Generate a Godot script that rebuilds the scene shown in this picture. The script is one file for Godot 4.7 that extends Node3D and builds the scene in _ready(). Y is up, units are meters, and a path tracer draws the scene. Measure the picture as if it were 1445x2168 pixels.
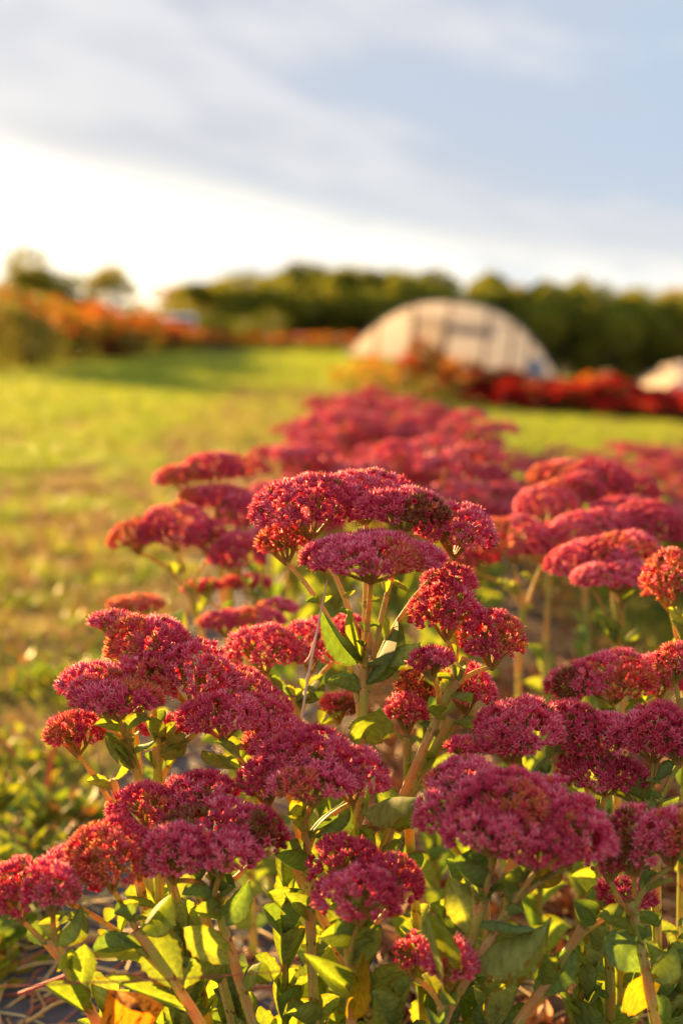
extends Node3D
# A row of pink stonecrop (sedum) at the edge of a field, low evening sun behind it to the left. Units: metres, y up, the camera looks along -z.

class Buf:
	var v := PackedVector3Array()
	var n := PackedVector3Array()
	var c := PackedColorArray()
	var uv := PackedVector2Array()
	func tri(a: Vector3, b: Vector3, d: Vector3, na: Vector3, nb: Vector3, nd: Vector3, ca := Color.WHITE, cb := Color.WHITE, cd := Color.WHITE, ua := Vector2.ZERO, ub := Vector2.ZERO, ud := Vector2.ZERO) -> void:
		if (d - a).cross(b - a).dot(na + nb + nd) >= 0.0:
			v.append(a); v.append(b); v.append(d)
			n.append(na); n.append(nb); n.append(nd)
			c.append(ca); c.append(cb); c.append(cd)
			uv.append(ua); uv.append(ub); uv.append(ud)
		else:
			v.append(a); v.append(d); v.append(b)
			n.append(na); n.append(nd); n.append(nb)
			c.append(ca); c.append(cd); c.append(cb)
			uv.append(ua); uv.append(ud); uv.append(ub)
	func flat(a: Vector3, b: Vector3, d: Vector3, ca := Color.WHITE, cb := Color.WHITE, cd := Color.WHITE) -> void:
		var m := (d - a).cross(b - a).normalized()
		tri(a, b, d, m, m, m, ca, cb, cd)
	func quad(a: Vector3, b: Vector3, d: Vector3, e: Vector3, col := Color.WHITE) -> void:
		flat(a, b, d, col, col, col)
		flat(a, d, e, col, col, col)
	func box(lo: Vector3, hi: Vector3, col := Color.WHITE) -> void:
		var p := []
		for i in 8:
			p.append(Vector3(hi.x if i & 1 else lo.x, hi.y if i & 2 else lo.y, hi.z if i & 4 else lo.z))
		var mid := (lo + hi) / 2.0
		for f in [[0, 1, 3, 2], [4, 5, 7, 6], [0, 1, 5, 4], [2, 3, 7, 6], [0, 2, 6, 4], [1, 3, 7, 5]]:
			var out: Vector3 = ((p[f[0]] + p[f[3]] + p[f[1]] + p[f[2]]) / 4.0 - mid).normalized()
			for q in [[0, 1, 2], [0, 2, 3]]:
				tri(p[f[q[0]]], p[f[q[1]]], p[f[q[2]]], out, out, out, col, col, col)
	func put(t: Buf, at: Transform3D, colors = null) -> void:
		v.append_array(at * t.v)
		n.append_array(Transform3D(at.basis.orthonormalized(), Vector3.ZERO) * t.n)
		c.append_array(t.c if colors == null else colors)
		uv.append_array(t.uv)
	func tube(path: Array, radii: Array, sides := 7, col := Color.WHITE, col_end = null, capped := true) -> void:
		var last: int = path.size() - 1
		var rings := []
		var norms := []
		var side := Vector3.RIGHT
		for i in path.size():
			var along: Vector3 = (path[mini(i + 1, last)] - path[maxi(i - 1, 0)]).normalized()
			if absf(along.dot(side)) > 0.9:
				side = Vector3.BACK if absf(along.z) < 0.9 else Vector3.UP
			side = (side - along * along.dot(side)).normalized()
			var up := along.cross(side)
			var ring := []
			var ns := []
			for k in sides:
				var a := TAU * k / sides
				var out := side * cos(a) + up * sin(a)
				ns.append(out)
				ring.append(path[i] + out * radii[i])
			rings.append(ring)
			norms.append(ns)
		for i in last:
			var c0: Color = col if col_end == null else col.lerp(col_end, float(i) / last)
			var c1: Color = col if col_end == null else col.lerp(col_end, float(i + 1) / last)
			for k in sides:
				var k2 := (k + 1) % sides
				var u0 := Vector2(float(k) / sides, float(i) / last)
				var u1 := Vector2(float(k + 1) / sides, float(i + 1) / last)
				tri(rings[i][k], rings[i][k2], rings[i + 1][k2], norms[i][k], norms[i][k2], norms[i + 1][k2], c0, c0, c1, u0, Vector2(u1.x, u0.y), u1)
				tri(rings[i][k], rings[i + 1][k2], rings[i + 1][k], norms[i][k], norms[i + 1][k2], norms[i + 1][k], c0, c1, c1, u0, u1, Vector2(u0.x, u1.y))
		if capped:
			var tip: Vector3 = (path[last] - path[last - 1]).normalized()
			for k in range(1, sides - 1):
				tri(rings[last][0], rings[last][k], rings[last][k + 1], tip, tip, tip, col if col_end == null else col_end, col if col_end == null else col_end, col if col_end == null else col_end)
	func mesh() -> ArrayMesh:
		var a := []
		a.resize(Mesh.ARRAY_MAX)
		a[Mesh.ARRAY_VERTEX] = v
		a[Mesh.ARRAY_NORMAL] = n
		a[Mesh.ARRAY_COLOR] = c
		a[Mesh.ARRAY_TEX_UV] = uv
		var m := ArrayMesh.new()
		m.add_surface_from_arrays(Mesh.PRIMITIVE_TRIANGLES, a)
		return m

var rng := RandomNumberGenerator.new()
var taken := {}
var M := {}
var leaf_shapes := []
var floret_open: Buf
var floret_half: Buf
var floret_bud: Buf
var floret_plain: Buf
var tints := {}
var lumps := FastNoiseLite.new()

func numbered(called: String) -> String:
	taken[called] = taken.get(called, -1) + 1
	return called if taken[called] == 0 else "%s_%03d" % [called, taken[called]]

func tag(o: Node, label := "", category := "", group := "", kind := "") -> Node:
	if label: o.set_meta("label", label)
	if category: o.set_meta("category", category)
	if group: o.set_meta("group", group)
	if kind: o.set_meta("kind", kind)
	return o

func thing(called: String, label: String, category: String, at := Vector3.ZERO, turn := 0.0, group := "") -> Node3D:
	var o := Node3D.new()
	o.name = numbered(called)
	add_child(o)
	o.position = at
	o.rotation.y = turn
	tag(o, label, category, group)
	return o

func part(called: String, m: Mesh, mat: Material, parent: Node, at := Transform3D(), kind := "") -> MeshInstance3D:
	var o := MeshInstance3D.new()
	o.name = called
	o.mesh = m
	o.material_override = mat
	o.transform = at
	if kind: o.set_meta("kind", kind)
	parent.add_child(o, true)
	return o

func top(called: String, m: Mesh, mat: Material, kind: String, at := Transform3D()) -> MeshInstance3D:
	return part(numbered(called), m, mat, self, at, kind)

func dup(o: Node3D, at: Vector3, turn: float, size := Vector3.ONE, label := "", group := "") -> Node3D:
	var r: Node3D = o.duplicate()
	r.name = numbered(str(o.name).rstrip("0123456789").trim_suffix("_"))
	add_child(r)
	r.position = at
	r.rotation.y = turn
	r.scale = size
	if label: r.set_meta("label", label)
	if group: r.set_meta("group", group)
	return r

func rr(a: float, b: float) -> float:
	return rng.randf_range(a, b)

func bez(a: Vector3, b: Vector3, d: Vector3, t: float) -> Vector3:
	return a * (1 - t) * (1 - t) + b * 2 * t * (1 - t) + d * t * t

func aim(axis: Vector3, spin := 0.0) -> Basis:   # a basis whose y runs along axis
	var y := axis.normalized()
	var x := y.cross(Vector3(0.31, 0.12, 0.94)).normalized()
	return Basis(x, y, x.cross(y)) * Basis(Vector3.UP, spin)

func ground_y(x: float, z: float) -> float:   # level round the bed, falling away to the east farther off
	var far := smoothstep(5.0, 24.0, -z)
	var e := x - 0.5
	var s := 0.5 * (e + sqrt(e * e + 1.5))
	return -far * 0.148 * minf(s, 60.0) + far * 0.03 * sin(x * 0.21 + z * 0.09)

# ---------------------------------------------------------------- materials

func noise_tex(size: int, freq: float, ramp_colors: Array, seed_ := 1, octaves := 4) -> ImageTexture:
	var f := FastNoiseLite.new()
	f.seed = seed_
	f.frequency = freq
	f.fractal_octaves = octaves
	var grey := f.get_seamless_image(size, size)
	var im := Image.create(size, size, false, Image.FORMAT_RGB8)
	var g := Gradient.new()
	var offs := PackedFloat32Array()
	var cols := PackedColorArray()
	for i in ramp_colors.size():
		offs.append(float(i) / (ramp_colors.size() - 1))
		cols.append(ramp_colors[i])
	g.offsets = offs
	g.colors = cols
	for y in size:
		for x in size:
			im.set_pixel(x, y, g.sample(grey.get_pixel(x, y).r))
	return ImageTexture.create_from_image(im)

func lin(r: float, g: float, b: float) -> Color:
	return Color(r, g, b).linear_to_srgb()

func mat(col: Color, rough := 0.6, glow = null, vertex := false) -> StandardMaterial3D:
	var m := StandardMaterial3D.new()
	m.albedo_color = col
	m.roughness = rough
	m.metallic_specular = 0.4
	m.cull_mode = BaseMaterial3D.CULL_DISABLED
	if glow != null:
		m.backlight_enabled = true
		m.backlight = glow
	if vertex:
		m.vertex_color_use_as_albedo = true
		m.vertex_color_is_srgb = true
	return m

func leaf_texture() -> ImageTexture:
	var f := FastNoiseLite.new()
	f.seed = 5
	f.frequency = 0.03
	var spots := FastNoiseLite.new()
	spots.seed = 8
	spots.frequency = 0.09
	var im := Image.create(128, 256, false, Image.FORMAT_RGB8)
	for y in 256:
		for x in 128:
			var s := absf(x - 63.5) / 63.5
			var k := 0.86 + 0.16 * f.get_noise_2d(x, y)
			var rib := exp(-pow(s / 0.05, 2.0))
			var vein := pow(absf(sin((y * 0.055 - s * 3.2) * PI)), 24.0) * (1.0 - s) * 0.5
			var c := Color(k, k, k).lerp(Color(1, 1, 0.92), 0.55 * rib + 0.36 * vein)
			if spots.get_noise_2d(x * 2.2, y * 1.3) > 0.5 and s > 0.15:
				c = c.lerp(Color(0.62, 0.42, 0.2), 0.8)
			if s > 0.93:
				c = c.lerp(Color(0.8, 0.55, 0.32), clampf(0.3 + 1.4 * f.get_noise_2d(x + 500, y * 2), 0, 0.9))
			im.set_pixel(x, y, c)
	return ImageTexture.create_from_image(im)

func stem_texture() -> ImageTexture:
	var f := FastNoiseLite.new()
	f.seed = 51
	f.frequency = 0.02
	var im := Image.create(64, 512, false, Image.FORMAT_RGB8)
	for y in 512:
		for x in 64:
			var k := 0.94 + 0.2 * f.get_noise_2d(x * 5.0, y * 0.35)
			var c := Color(k, k, k * 0.98)
			var flush := f.get_noise_2d(x * 0.8 + 300.0, y * 0.9)
			c = c.lerp(Color(1.0, 0.8, 0.72), clampf(flush * 2.2, 0, 0.75))
			c = c.lerp(Color(0.8, 0.92, 0.6), clampf(-flush * 2.2, 0, 0.75))
			var ring := fmod(y + 9.0 * f.get_noise_2d(x * 2.0, y * 0.2), 73.0)
			if ring > 0.0 and ring < 4.0 and f.get_noise_2d(x * 3.0, y * 0.2 + 90.0) > -0.15: c = c.lerp(Color(0.55, 0.36, 0.22), 0.7)
			if f.get_noise_2d(x * 9.0, y * 6.0 + 700.0) > 0.5: c = c.lerp(Color(0.5, 0.32, 0.2), 0.65)
			im.set_pixel(x, y, c)
	return ImageTexture.create_from_image(im)

func dead_leaf_texture() -> ImageTexture:
	var f := FastNoiseLite.new()
	f.seed = 21
	f.frequency = 0.022
	var im := Image.create(128, 256, false, Image.FORMAT_RGB8)
	for y in 256:
		for x in 128:
			var k := 0.8 * f.get_noise_2d(x, y) + 0.6 * f.get_noise_2d(x * 5, y * 5) + 0.8 * (absf(x - 63.5) / 63.5 - 0.55)
			var c := Color(0.93, 0.68, 0.16)
			if k > 0.05: c = c.lerp(Color(0.68, 0.36, 0.07), clampf((k - 0.05) * 3.0, 0, 1))
			if k > 0.32: c = c.lerp(Color(0.25, 0.12, 0.06), clampf((k - 0.32) * 3.5, 0, 1))
			im.set_pixel(x, y, c)
	return ImageTexture.create_from_image(im)

func make_materials() -> void:
	var lt := leaf_texture()
	for spec in [["leaf", lin(0.38, 0.5, 0.15), Color(0.96, 0.98, 0.44)], ["leaf_pale", lin(0.52, 0.6, 0.18), Color(0.98, 1.0, 0.44)], ["leaf_dark", lin(0.28, 0.41, 0.14), Color(0.84, 0.9, 0.42)], ["leaf_yellow", lin(0.62, 0.52, 0.06), Color(1.0, 0.95, 0.35)]]:
		var m := mat(spec[1], 0.62, spec[2])
		m.metallic_specular = 0.18
		m.albedo_texture = lt
		M[spec[0]] = m
	var dl := mat(Color.WHITE, 0.7, Color(1.0, 0.85, 0.6))
	dl.albedo_texture = dead_leaf_texture()
	M.dead = dl
	M.petal = mat(Color.WHITE, 0.5, Color(1.0, 0.9, 0.86), true)
	M.mass = mat(Color.WHITE, 0.55, Color(0.72, 0.6, 0.58), true)   # florets of the farther heads stand for whole bundles and let less light through
	M.stem = mat(Color.WHITE, 0.5, Color(0.88, 0.78, 0.5), true)
	M.stem.albedo_texture = stem_texture()
	M.foliage = mat(Color.WHITE, 0.6, Color(1.0, 0.95, 0.6), true)
	M.bark = mat(lin(0.09, 0.065, 0.045), 0.9)
	M.grass = mat(Color.WHITE, 0.55, Color(1.0, 0.96, 0.62), true)
	M.dry = mat(Color.WHITE, 0.65, Color(0.72, 0.66, 0.5), true)
	M.straw = mat(Color.WHITE, 0.6, Color(0.4, 0.38, 0.3), true)
	var soil := mat(Color.WHITE, 0.95)
	soil.albedo_texture = noise_tex(512, 0.02, [lin(0.05, 0.032, 0.02), lin(0.13, 0.08, 0.045), lin(0.2, 0.13, 0.075)], 3, 5)
	soil.uv1_triplanar = true
	soil.uv1_world_triplanar = true
	soil.uv1_scale = Vector3(1.3, 1.3, 1.3)
	soil.heightmap_enabled = true
	soil.heightmap_texture = noise_tex(512, 0.04, [Color.BLACK, Color.WHITE], 9, 5)
	soil.heightmap_scale = 2.0
	M.soil = soil
	var fabric := mat(Color.WHITE, 0.75)
	var im := Image.create(256, 256, false, Image.FORMAT_RGB8)
	var f := FastNoiseLite.new()
	f.frequency = 0.03
	for y in 256:
		for x in 256:
			var k := 0.8 + 0.25 * (1.0 if (x / 4 + y / 4) % 2 == 0 else 0.0) + 0.5 * f.get_noise_2d(x, y)
			im.set_pixel(x, y, lin(0.062 * k, 0.058 * k, 0.062 * k))
	fabric.albedo_texture = ImageTexture.create_from_image(im)
	fabric.uv1_triplanar = true
	fabric.uv1_world_triplanar = true
	fabric.uv1_scale = Vector3(3, 3, 3)
	M.fabric = fabric
	var film := mat(lin(0.86, 0.82, 0.76), 0.3, Color(1.2, 1.16, 1.08))
	film.metallic_specular = 0.6
	M.film = film
	M.pipe = mat(lin(0.16, 0.14, 0.14), 0.45)
	M.pane = mat(lin(0.24, 0.3, 0.42), 0.25)
	M.vent = mat(lin(0.12, 0.12, 0.17), 0.5)
	M.wood = mat(lin(0.3, 0.2, 0.12), 0.8)
	M.paint = mat(lin(0.72, 0.68, 0.76), 0.3)
	M.rubber = mat(lin(0.02, 0.02, 0.02), 0.8)
	M.glass = mat(lin(0.05, 0.06, 0.08), 0.12)
	M.lamp = mat(lin(0.5, 0.05, 0.03), 0.3)
	M.fruit = mat(lin(0.62, 0.3, 0.2), 0.5)

# ---------------------------------------------------------------- sky

func sky_picture(exposure: float) -> ImageTexture:
	var w := 2048
	var h := 1024
	var data := PackedFloat32Array()
	data.resize(w * h * 3)
	var streak := FastNoiseLite.new()
	streak.seed = 14
	streak.frequency = 0.05
	streak.fractal_octaves = 4
	var puff := FastNoiseLite.new()
	puff.seed = 4
	puff.frequency = 0.09
	puff.fractal_octaves = 3
	var edge := PackedFloat32Array()
	for x in w:
		var az := 360.0 * x / w
		az = az - 360.0 if az > 180.0 else az
		edge.append(0.9 + 13.0 * exp(-pow((az + 50.0) / 43.0, 2.0)))
	for y in h:
		var el := 90.0 - 180.0 * (y + 0.5) / h
		for x in w:
			var az := 360.0 * x / w
			az = az - 360.0 if az > 180.0 else az
			var c := Vector3(0.16, 0.15, 0.08)
			if el > -1.0:
				var wrap := cos(deg_to_rad(az)) * 40.0
				var wrap2 := -sin(deg_to_rad(az)) * 40.0
				var over := el - edge[x]
				var st := streak.get_noise_3d(wrap * 0.55, wrap2 * 0.55, over * 1.9 / (1.0 + maxf(el, 0.0) * 0.03))
				var pf := puff.get_noise_3d(wrap, wrap2, over * 2.4 / (1.0 + maxf(el, 0.0) * 0.03))
				var fine := puff.get_noise_3d(wrap * 2.6, wrap2 * 2.6, over * 5.0 + 40.0)
				var blue := Vector3(0.53, 0.64, 0.79)
				var grey := Vector3(0.60, 0.64, 0.73)
				var pale := Vector3(0.86, 0.86, 0.88)
				c = blue.lerp(grey, clampf(0.55 + 1.5 * st, 0, 1))
				var back := smoothstep(0.2, -0.9, cos(deg_to_rad(az + 28.0))) * smoothstep(75.0, 20.0, el)   # unseen clouds that face the low sun, warmed to fill the shade
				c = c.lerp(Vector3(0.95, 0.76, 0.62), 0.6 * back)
				c = c.lerp(pale, clampf(1.2 * pf + 0.8 * st + 0.6 * fine - 0.08, 0, 0.6))
				c = c.lerp(Vector3(0.88, 0.86, 0.80), 0.8 * exp(-maxf(over + 0.9 * st, 0.0) / 1.7))
				var gap := Vector3(1.15, 1.1, 1.0) + Vector3(0.1, 0.1, 0.1) * pf
				gap = gap.lerp(Vector3(0.80, 0.86, 0.90), clampf(1.6 * fine + 1.2 * pf - 0.1 + 0.5 * exp(-pow((el - 2.6) / 1.3, 2.0)) * exp(-pow((az + 4.0) / 5.0, 2.0)), 0, 0.85))
				c = gap.lerp(c, smoothstep(-1.1, 1.7, over + 1.2 * pf + 0.8 * st))
				var d := Vector2((az + 28.0) * cos(deg_to_rad(el)), el - 7.5).length()
				var veil := 1.0 - 0.75 * smoothstep(-0.6, 0.6, over)
				c += (Vector3(1.5, 1.2, 0.75) * exp(-d * d / 160.0) + Vector3(0.42, 0.34, 0.2) * exp(-d / 16.0)) * veil
				var low := Vector2((az + 8.0) / 3.0, (el - 1.5) / 2.0).length()
				c += Vector3(0.7, 0.52, 0.25) * exp(-low * low)
			var i := (y * w + x) * 3
			c *= 1.0 + 0.22 * smoothstep(14.0, 36.0, el)  # unseen sky higher up brightened to add fill in the shade
			data[i] = c.x / exposure
			data[i + 1] = c.y / exposure
			data[i + 2] = c.z / exposure
	return ImageTexture.create_from_image(Image.create_from_data(w, h, false, Image.FORMAT_RGBF, data.to_byte_array()))

# ---------------------------------------------------------------- stonecrop: florets, flower clusters, leaves

func make_floret(petals: int, lift: float, length: float, wide: float, carpel: float, lod: bool) -> Buf:
	var b := Buf.new()
	var r := RandomNumberGenerator.new()
	r.seed = int(lift * 1000.0) + petals
	var base := Color(0, 0, 0)
	for k in petals:
		var a := TAU * (k + r.randf_range(-0.12, 0.12)) / petals
		var l := lift + r.randf_range(-0.16, 0.16)
		var out := Vector3(cos(a), 0, sin(a))
		var side := Vector3(-sin(a), 0, cos(a))
		var p0 := out * length * 0.08
		var mid := out * length * 0.5 * cos(l) + Vector3.UP * length * 0.5 * sin(l) - Vector3.UP * length * 0.05
		var tip := out * length * cos(l * 0.82) + Vector3.UP * length * sin(l * 0.82)
		var up := (Vector3.UP * cos(l) - out * sin(l)).normalized()
		var m0 := mid + side * wide * 0.5 + up * wide * 0.22
		var m1 := mid - side * wide * 0.5 + up * wide * 0.22
		var na := (up - side * 0.5).normalized()
		var nb := (up + side * 0.5).normalized()
		if lod:
			b.tri(p0, m0, tip, up, up, up, Color.RED, Color.GREEN, Color.BLUE)
			b.tri(p0, tip, m1, up, up, up, Color.RED, Color.BLUE, Color.GREEN)
		else:
			b.tri(p0, m0, mid, na, na, na, Color.RED, Color.GREEN, Color.GREEN)
			b.tri(m0, tip, mid, na, na, na, Color.GREEN, Color.BLUE, Color.GREEN)
			b.tri(p0, mid, m1, nb, nb, nb, Color.RED, Color.GREEN, Color.GREEN)
			b.tri(mid, tip, m1, nb, nb, nb, Color.GREEN, Color.BLUE, Color.GREEN)
	if carpel > 0.0:
		for k in (3 if lod else 5):
			var a := TAU * (k + 0.5) / (3 if lod else 5)
			var out := Vector3(cos(a), 0, sin(a))
			var foot := out * carpel * 0.24
			var end := out * carpel * 0.46 + Vector3.UP * carpel
			for j in 3:
				var a0 := TAU * j / 3.0 + a
				var a1 := TAU * (j + 1) / 3.0 + a
				var q0 := foot + Vector3(cos(a0), 0, sin(a0)) * carpel * 0.17
				var q1 := foot + Vector3(cos(a1), 0, sin(a1)) * carpel * 0.17
				b.tri(q0, q1, end, Vector3(cos(a0), 0.2, sin(a0)), Vector3(cos(a1), 0.2, sin(a1)), Vector3.UP, Color.CYAN, Color.CYAN, Color.MAGENTA)
	return b

func make_bud() -> Buf:
	var b := Buf.new()
	var rad := 0.0017
	var rows := [[0.0, -0.9], [0.75, -0.45], [1.0, 0.25], [0.7, 1.0], [0.0, 1.6]]
	for i in rows.size() - 1:
		for k in 6:
			var a0 := TAU * k / 6.0
			var a1 := TAU * (k + 1) / 6.0
			var pts := []
			for q in [[i, a0], [i, a1], [i + 1, a1], [i + 1, a0]]:
				var rw: Array = rows[q[0]]
				pts.append(Vector3(cos(q[1]) * rw[0], rw[1], sin(q[1]) * rw[0]))
			for t in [[0, 1, 2], [0, 2, 3]]:
				var p: Vector3 = pts[t[0]]
				var q: Vector3 = pts[t[1]]
				var s: Vector3 = pts[t[2]]
				if (q - p).cross(s - p).length() > 1e-6:
					b.tri(p * rad, q * rad, s * rad, p.normalized(), q.normalized(), s.normalized(), Color.CYAN if i < 2 else Color.GREEN, Color.CYAN if i < 2 else Color.GREEN, Color.GREEN)
	return b

# Colour sets of a floret: petal foot, petal middle, petal tip, carpel, carpel tip. Each is the dye of that organ.
func tint_sets() -> void:
	var sets := {
		"pink": [[Color(0.83, 0.50, 0.48), Color(0.96, 0.50, 0.57), Color(1.00, 0.88, 0.83), Color(0.92, 0.21, 0.44), Color(0.99, 0.44, 0.61)], [Color(0.77, 0.50, 0.42), Color(0.92, 0.44, 0.52), Color(1.00, 0.80, 0.75), Color(0.88, 0.19, 0.40), Color(0.96, 0.36, 0.54)], [Color(0.87, 0.54, 0.54), Color(0.98, 0.58, 0.65), Color(1.00, 0.94, 0.90), Color(0.94, 0.24, 0.50), Color(1.00, 0.57, 0.68)]],
		"deep": [[Color(0.77, 0.41, 0.40), Color(0.89, 0.36, 0.46), Color(1.00, 0.67, 0.65), Color(0.83, 0.18, 0.37), Color(0.94, 0.31, 0.48)], [Color(0.69, 0.41, 0.34), Color(0.85, 0.32, 0.40), Color(0.97, 0.60, 0.59), Color(0.79, 0.17, 0.33), Color(0.89, 0.26, 0.41)], [Color(0.81, 0.40, 0.42), Color(0.92, 0.41, 0.52), Color(1.00, 0.76, 0.72), Color(0.85, 0.19, 0.40), Color(0.96, 0.37, 0.54)]],
		"rust": [[Color(0.81, 0.54, 0.33), Color(0.94, 0.54, 0.40), Color(1.00, 0.80, 0.56), Color(0.87, 0.27, 0.28), Color(0.94, 0.50, 0.36)], [Color(0.77, 0.57, 0.31), Color(0.89, 0.60, 0.36), Color(0.98, 0.80, 0.50), Color(0.81, 0.38, 0.23), Color(0.87, 0.57, 0.31)], [Color(0.83, 0.44, 0.35), Color(0.96, 0.48, 0.46), Color(1.00, 0.80, 0.64), Color(0.87, 0.22, 0.31), Color(0.96, 0.43, 0.42)]],
		"spent": [[Color(0.6, 0.42, 0.26), Color(0.7, 0.46, 0.32), Color(0.82, 0.64, 0.46), Color(0.62, 0.24, 0.2), Color(0.7, 0.36, 0.26)], [Color(0.56, 0.46, 0.24), Color(0.66, 0.54, 0.3), Color(0.8, 0.68, 0.44), Color(0.56, 0.36, 0.18), Color(0.66, 0.46, 0.24)], [Color(0.5, 0.34, 0.22), Color(0.62, 0.38, 0.28), Color(0.74, 0.54, 0.4), Color(0.5, 0.18, 0.16), Color(0.6, 0.28, 0.22)]],
	}
	for key in sets:
		tints[key] = []
		for cols in sets[key]:
			var row := {}
			for pair in [["open", floret_open], ["half", floret_half], ["bud", floret_bud], ["plain", floret_plain]]:
				var pc := PackedColorArray()
				for k in pair[1].c:
					if pair[0] == "plain":   # whole florets seen from afar: stout carpels among the petals
						pc.append((cols[3] if k == Color.RED else cols[1].lerp(cols[3], 0.42) if k == Color.GREEN else cols[2].lerp(cols[1], 0.4)).lerp(Color(0.62, 0.28, 0.33), 0.35))
						continue
					pc.append(cols[0] if k == Color.RED else cols[1] if k == Color.GREEN else cols[2] if k == Color.BLUE else cols[3] if k == Color.CYAN else cols[4])
				row[pair[0]] = pc
			tints[key].append(row)

func cluster_shape(r: Vector3, spacing: float, tint: String, plain := false) -> Array:   # [florets, stalks beneath them]
	var b := Buf.new()
	var n := int(TAU * 1.25 * r.x * r.z / (spacing * spacing) * (0.75 + 0.45 * r.y / r.x))
	var hills := []
	var m := int(clampf(r.x * r.z / 0.00017, 5, 16))
	for i in m:
		var a := i * 2.4 + rr(-0.4, 0.4)
		var s := sqrt((i + 0.5) / m) * 0.98
		var own := tint
		var pick := rng.randf()
		if pick > 0.975: own = "spent"
		elif pick > 0.89: own = "rust"
		elif pick > 0.68: own = "deep" if tint == "pink" else "pink"
		hills.append([Vector2(cos(a) * s, sin(a) * s), rr(0.04, 0.34), own, rr(0.0, 0.12) if rng.randf() < 0.7 else rr(0.15, 0.45)])
	var lobe := rr(0, 99)
	for layer in (1 if plain else 2):
		var count := n if layer == 0 else int(n * 0.5)
		for i in count:
			var u := (i + rr(0.0, 1.0)) / count
			var cy := lerpf(1.0, -0.3, u)
			var sy := sqrt(1 - cy * cy)
			var a := i * 2.39996 + rr(-0.4, 0.4)
			var dir := Vector3(cos(a) * sy, cy, sin(a) * sy)
			var best := 9.0
			var lift := 0.0
			var toward := Vector2.ZERO
			var set_ := tint
			var thin := 0.0
			for hl in hills:
				var dd: float = Vector2(dir.x, dir.z).distance_squared_to(hl[0])
				if dd < best:
					best = dd
					lift = hl[1]
					set_ = hl[2]
					thin = hl[3]
					toward = Vector2(dir.x, dir.z) - hl[0]
			var spread := 1.0 / m * 1.3
			var bump := lift * maxf(0.0, 1.0 - best / spread) - 0.16 * smoothstep(0.5, 1.3, best / spread)
			if rng.randf() < thin: continue
			var k := 1.0 + 0.16 * lumps.get_noise_2d(cos(a) * 60.0 + lobe * 31.0, sin(a) * 60.0) + 0.25 * bump * sy
			var p := Vector3(dir.x * r.x * k, dir.y * r.y * (1.0 if cy > 0 else 0.8) + bump * r.y * maxf(cy, 0.1), dir.z * r.z * k)
			if layer == 1:
				p = p * 0.84 - Vector3(0, 0.002, 0)
			var normal := Vector3(dir.x / r.x, maxf(dir.y, -0.1) / r.y, dir.z / r.z).normalized()
			var axis := (normal * 0.75 + Vector3(toward.x, 0, toward.y) * 0.9 + Vector3.UP * 0.55 + Vector3(rr(-0.3, 0.3), rr(-0.2, 0.2), rr(-0.3, 0.3))).normalized()
			var size := rr(0.8, 1.15) * (0.85 if layer else 1.0)
			var kind := "plain" if plain else "half" if rng.randf() < 0.45 else "open"
			if (cy < 0.0 and rng.randf() < 0.5) or (not plain and rng.randf() < 0.05):
				kind = "bud"
			if plain and kind == "bud": size *= 1.8
			var bs := aim(axis, rr(0, TAU)) * Basis.from_scale(Vector3.ONE * size)
			if rng.randf() < 0.1: set_ = ["deep", "rust", "pink", "spent"][rng.randi() % 4]
			b.put(floret_open if kind == "open" else floret_half if kind == "half" else floret_bud if kind == "bud" else floret_plain, Transform3D(bs, p), tints[set_][rng.randi() % 3][kind])
	var s := Buf.new()
	var foot := Vector3(0, -0.34 * r.y - 0.011, 0)
	var hue := Color(0.72, 0.66, 0.34).lerp(Color(0.78, 0.6, 0.36), rr(0, 1))
	for i in (5 if plain else 12):
		var hl: Array = hills[i % m]
		var q: Vector2 = hl[0] * rr(0.55, 0.95)
		var end := Vector3(q.x * r.x, r.y * (0.75 - 0.85 * q.length_squared()) - 0.003, q.y * r.z)
		var ctrl := foot.lerp(end, 0.55) + Vector3(0, -0.15 * r.y, 0)
		var path := []
		var rad := []
		for t in 5:
			path.append(bez(foot, ctrl, end, t / 4.0))
			rad.append(lerpf(0.0013, 0.0008, t / 4.0))
		s.tube(path, rad, 4, hue)
		if not plain:
			for j in 3:
				var e2 := end + Vector3(rr(-0.009, 0.009), rr(0.0, 0.005), rr(-0.009, 0.009))
				s.tube([path[2], path[3].lerp(e2, 0.5), e2], [0.0008, 0.0007, 0.0005], 3, hue)
	return [b.mesh(), s.mesh(), foot]

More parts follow.
